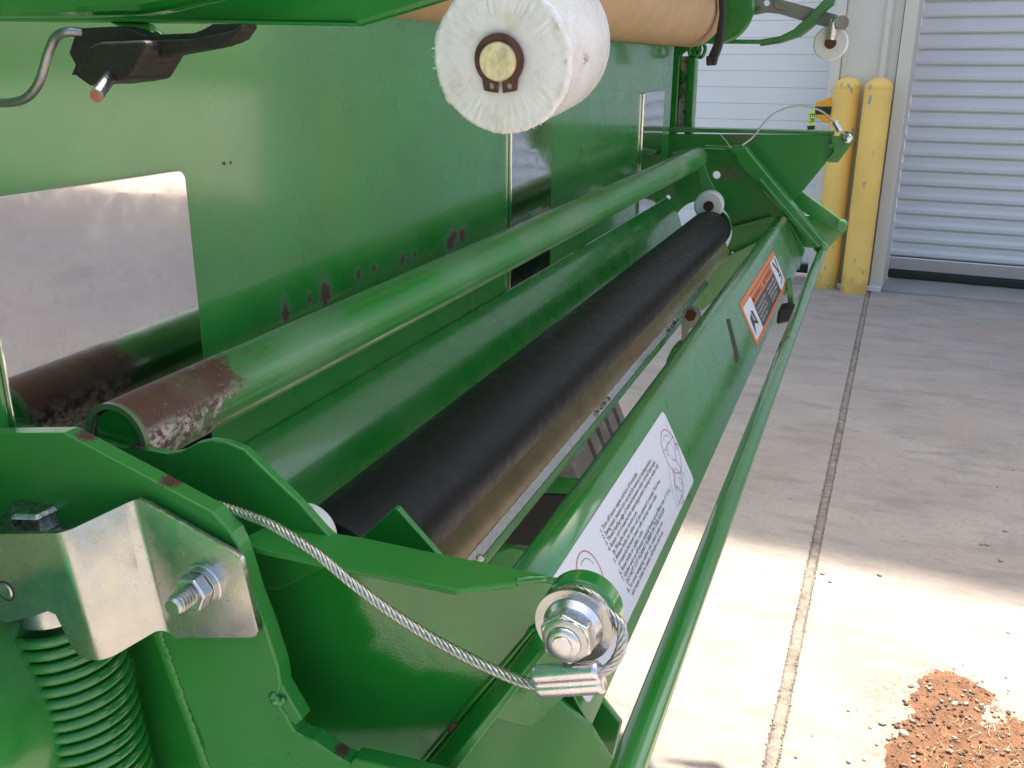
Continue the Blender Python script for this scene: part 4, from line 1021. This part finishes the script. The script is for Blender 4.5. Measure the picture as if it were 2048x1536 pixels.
# rubber strap
part('rubber_strap', prism(px([(1436, -20), (1449, -20), (1450, 30), (1446, 80), (1440, 100), (1434, 115), (1430, 131), (1413, 131), (1416, 112), (1428, 85), (1433, 60), (1438, 30)], 1.80), (.02, 0, 0)), strap_rubber, bevel=.003, seg=3)
part('strap_lug', prism(px([(1412, 112), (1434, 112), (1430, 118), (1423, 119), (1421, 130), (1415, 132), (1412, 130)], 1.79), (.012, 0, 0)), strap_rubber, bevel=.002)
for (x, y, rx_) in [(1389, 101, 11), (1402, 101, 8)]:
    c = V(x, y, 1.9); k = depthpx(c); part('chain_link', tube([c + Vector((.004 * math.sin(t * 2), -rx_ * k * math.cos(t), 13 * k * math.sin(t))) for t in [i * 2 * PI / 24 for i in range(25)]], .0035, 10), paint, smooth=0)

# cardboard core (a thing of its own, it lies in the net box)
cy_, cz_ = None, None
lowp = V(1300, 82, 1.55)
CR = .062
cc = VZ(1300, 83, 1.25)
lw = V(1240, 83, 1.45)
ccy = lw.y; ccz = lw.z + CR
dcore = Vector((1, -.03, 0)).normalized()
cbm = lathe((.55, ccy + .02, ccz), dcore, [(.06, CR - .01), (0, CR - .008), (0, CR)] + [(.15 * i, CR) for i in range(1, 9)] + [(1.34, CR), (1.34, CR - .008)], 64)
tagm(obj('cardboard_tube', cbm, card, smooth=35), 'brown cardboard core tube held by a black strap above the green panel', 'cardboard tube')

# ---- far end: side plate, levers, arm, cable
XE = 1.90
hole = circ_px(1404, 461, 60, XE, 40, 60)[::-1]
sidem = green('side_plate_paint', .35, .1, .04)
mk, dd = spots(sidem, [(V(1470, 345, XE), (.05, .03, .014)), (V(1455, 350, XE), (.05, .02, .01)), (V(1485, 275, XE), (.05, .03, .01))], .5, 120, .6); overlay(sidem, math_(sidem, 'MULTIPLY', mk, .7), (.13, .09, .075), .7)
plate = [(1338, 268), (1660, 270), (1672, 272), (1668, 306), (1601, 388), (1560, 425), (1535, 470), (1510, 520), (1445, 588), (1402, 622), (1375, 600), (1330, 640), (1260, 640), (1290, 430), (1330, 400), (1330, 300)]
def h_(x, y, r): return circ_px(x, y, r, XE, 16)[::-1]
sp_ = part('side_plate', prism(px(plate, XE), (.008, 0, 0), [hole, h_(1433, 350, 8), h_(1465, 506, 2.5), h_(1336, 395, 5)]), sidem, bevel=.0008)
# top flange of the side plate catches the light
a = V(1340, 264, XE); b = V(1668, 270, XE)
part('plate_flange', prism([a, b, b + Vector((0, 0, .006)), a + Vector((0, 0, .008))], (-.0, 0, 0) if False else (.045, 0, 0)), dull_paint, bevel=.001)
# bracket tab at the end with pin
tab = [(1663, 272), (1678, 272), (1684, 264), (1694, 262), (1704, 266), (1708, 277), (1704, 288), (1676, 325), (1656, 325), (1655, 318), (1668, 303)]
tb_ = part('pin_tab', prism(px(tab, XE - .012), (.006, 0, 0), [circ_px(1661.5, 290.5, 5, XE - .012, 16)[::-1]]), paint, bevel=.0008)
c = V(1695, 277, XE - .014); obj('pin_head', lathe(c, (-1, 0, 0), [(0, .0092), (.003, .0088), (.006, .006), (.0075, .001)], 24), bright_steel, tb_, smooth=0)
part('far_cable', rope(smooth_path([V(1484, 291, 1.80), V(1505, 275, 1.82), V(1525, 250, 1.84), V(1545, 230, 1.86), V(1575, 216, 1.87), V(1610, 213, 1.88), V(1640, 221, 1.885), V(1662, 239, 1.885), V(1680, 262, 1.885), V(1690, 268, 1.885)], 6), .0019, .016, 6, 6, 160), cable_steel, smooth=0)
part('far_ferrule', cyl(V(1669, 243, 1.88), V(1680, 262, 1.88), .0052, 16), ferm, bevel=.0012)
# far arm, bright with turned edges
fam = green('far_arm_paint', .22, .5, .1)
XA = 1.80
bandp = [(1340, 305), (1410, 291), (1454, 293), (1484, 290), (1492, 293), (1500, 306), (1648, 484), (1650, 492), (1638, 497), (1630, 493), (1478, 330), (1468, 308), (1455, 300), (1410, 298), (1345, 312)]
part('far_arm', prism(px(bandp, XA), (.035, 0, 0)), fam, bevel=.003, seg=3)
part('far_arm_edge', prism(px([(1514, 358), (1520, 356), (1640, 494), (1632, 497), (1578, 440)], XA - .008), (.01, 0, 0)), fam, bevel=.002)
part('far_arm_web', prism(px([(1340, 312), (1410, 298), (1460, 302), (1474, 318), (1515, 362), (1632, 497), (1596, 492), (1500, 384), (1455, 330), (1410, 313), (1345, 326)], XA + .055), (.004, 0, 0)), sidem)
# roller hanger
part('roller_hanger', prism(px([(1392, 330), (1408, 322), (1414, 345), (1426, 372), (1432, 385), (1405, 388), (1400, 365)], 1.76), (.006, 0, 0)), paint, bevel=.001)
c = V(1417, 412, 1.735); kk = depthpx(c)
fr_ = part('end_roller', lathe(c, Vector((1, .05, .05)), [(0, .008), (0, 26 * kk), (.002, 29 * kk), (.02, 29 * kk), (.022, 27 * kk)], 48), poly, smooth=30)
obj('axle', lathe(c - Vector((.002, 0, 0)), (1, 0, 0), [(0, .006), (0, .0085), (.004, .0105)], 20), rustm, fr_, smooth=30)
# lever with knob
lv = part('lever', prism(px([(1522, 328), (1540, 336), (1690, 446), (1694, 452), (1692, 462), (1682, 466), (1672, 462), (1560, 398), (1535, 365)], XE + .02), (.010, 0, 0)), paint, bevel=.002)
c = V(1684, 450, XE + .012); obj('lever_knob', lathe(c, (-1, 0, 0), [(-.01, .0098), (.012, .0098), (.0135, .008)], 24), paint, lv, smooth=30)
part('lever_plate', prism(px([(1560, 428), (1630, 432), (1690, 462), (1655, 498), (1620, 470)], XE + .04), (.006, 0, 0)), paint, bevel=.001)
part('lower_diagonal', prism(px([(1448, 458), (1560, 428), (1572, 430), (1450, 464)], XE - .02), (.02, 0, 0)), paint, bevel=.001)
# light step below the cover: hose guard with black rubber
part('rest_post', prism(px([(1571, 560), (1582, 556), (1592, 640), (1580, 646)], 1.5), (.01, 0, 0)), paint, bevel=.001)
part('rubber_rest', prism(px([(1552, 650), (1556, 616), (1575, 612), (1592, 618), (1590, 642), (1570, 646)], 1.46), (.03, 0, 0)), seal, bevel=.004)
# blade of grass caught on the arm
part('grass_blade', tube([V(1440, 268, 1.78), V(1452, 282, 1.78), V(1462, 296, 1.78)], .0008, 5), straw)

# ---- the rest of the machine above and around the frame, plus an unseen shading lid
part('shade_lid', prism([(.52, .42, 1.62), (2.28, .42, 1.62), (2.28, -.26, 1.92), (.52, -.26, 1.92)], (0, 0, .01)), paint, bevel=.003)  # unseen lid, added and sized to keep sun and sky off the rollers
part('tailgate_shell', prism([(-.7, .40, 1.63), (-.7, .55, 2.3), (-.7, 1.3, 2.6), (-.7, 2.3, 2.4), (-.7, 2.9, 1.6), (-.7, 2.7, .9), (-.7, 1.9, .6), (-.7, .95, .6), (-.7, .8, 1.0), (-.7, .40, 1.0)][::1], (.9, 0, 0)) if False else prism([(.2, .42, 1.63), (.2, .55, 2.3), (.2, 1.3, 2.6), (.2, 2.3, 2.4), (.2, 2.9, 1.6), (.2, 2.7, .9), (.2, 1.9, .6), (.2, .95, .6), (.2, .6, 1.0), (.2, .42, 1.0)], (1.8, 0, 0)), bdy, bevel=.02)
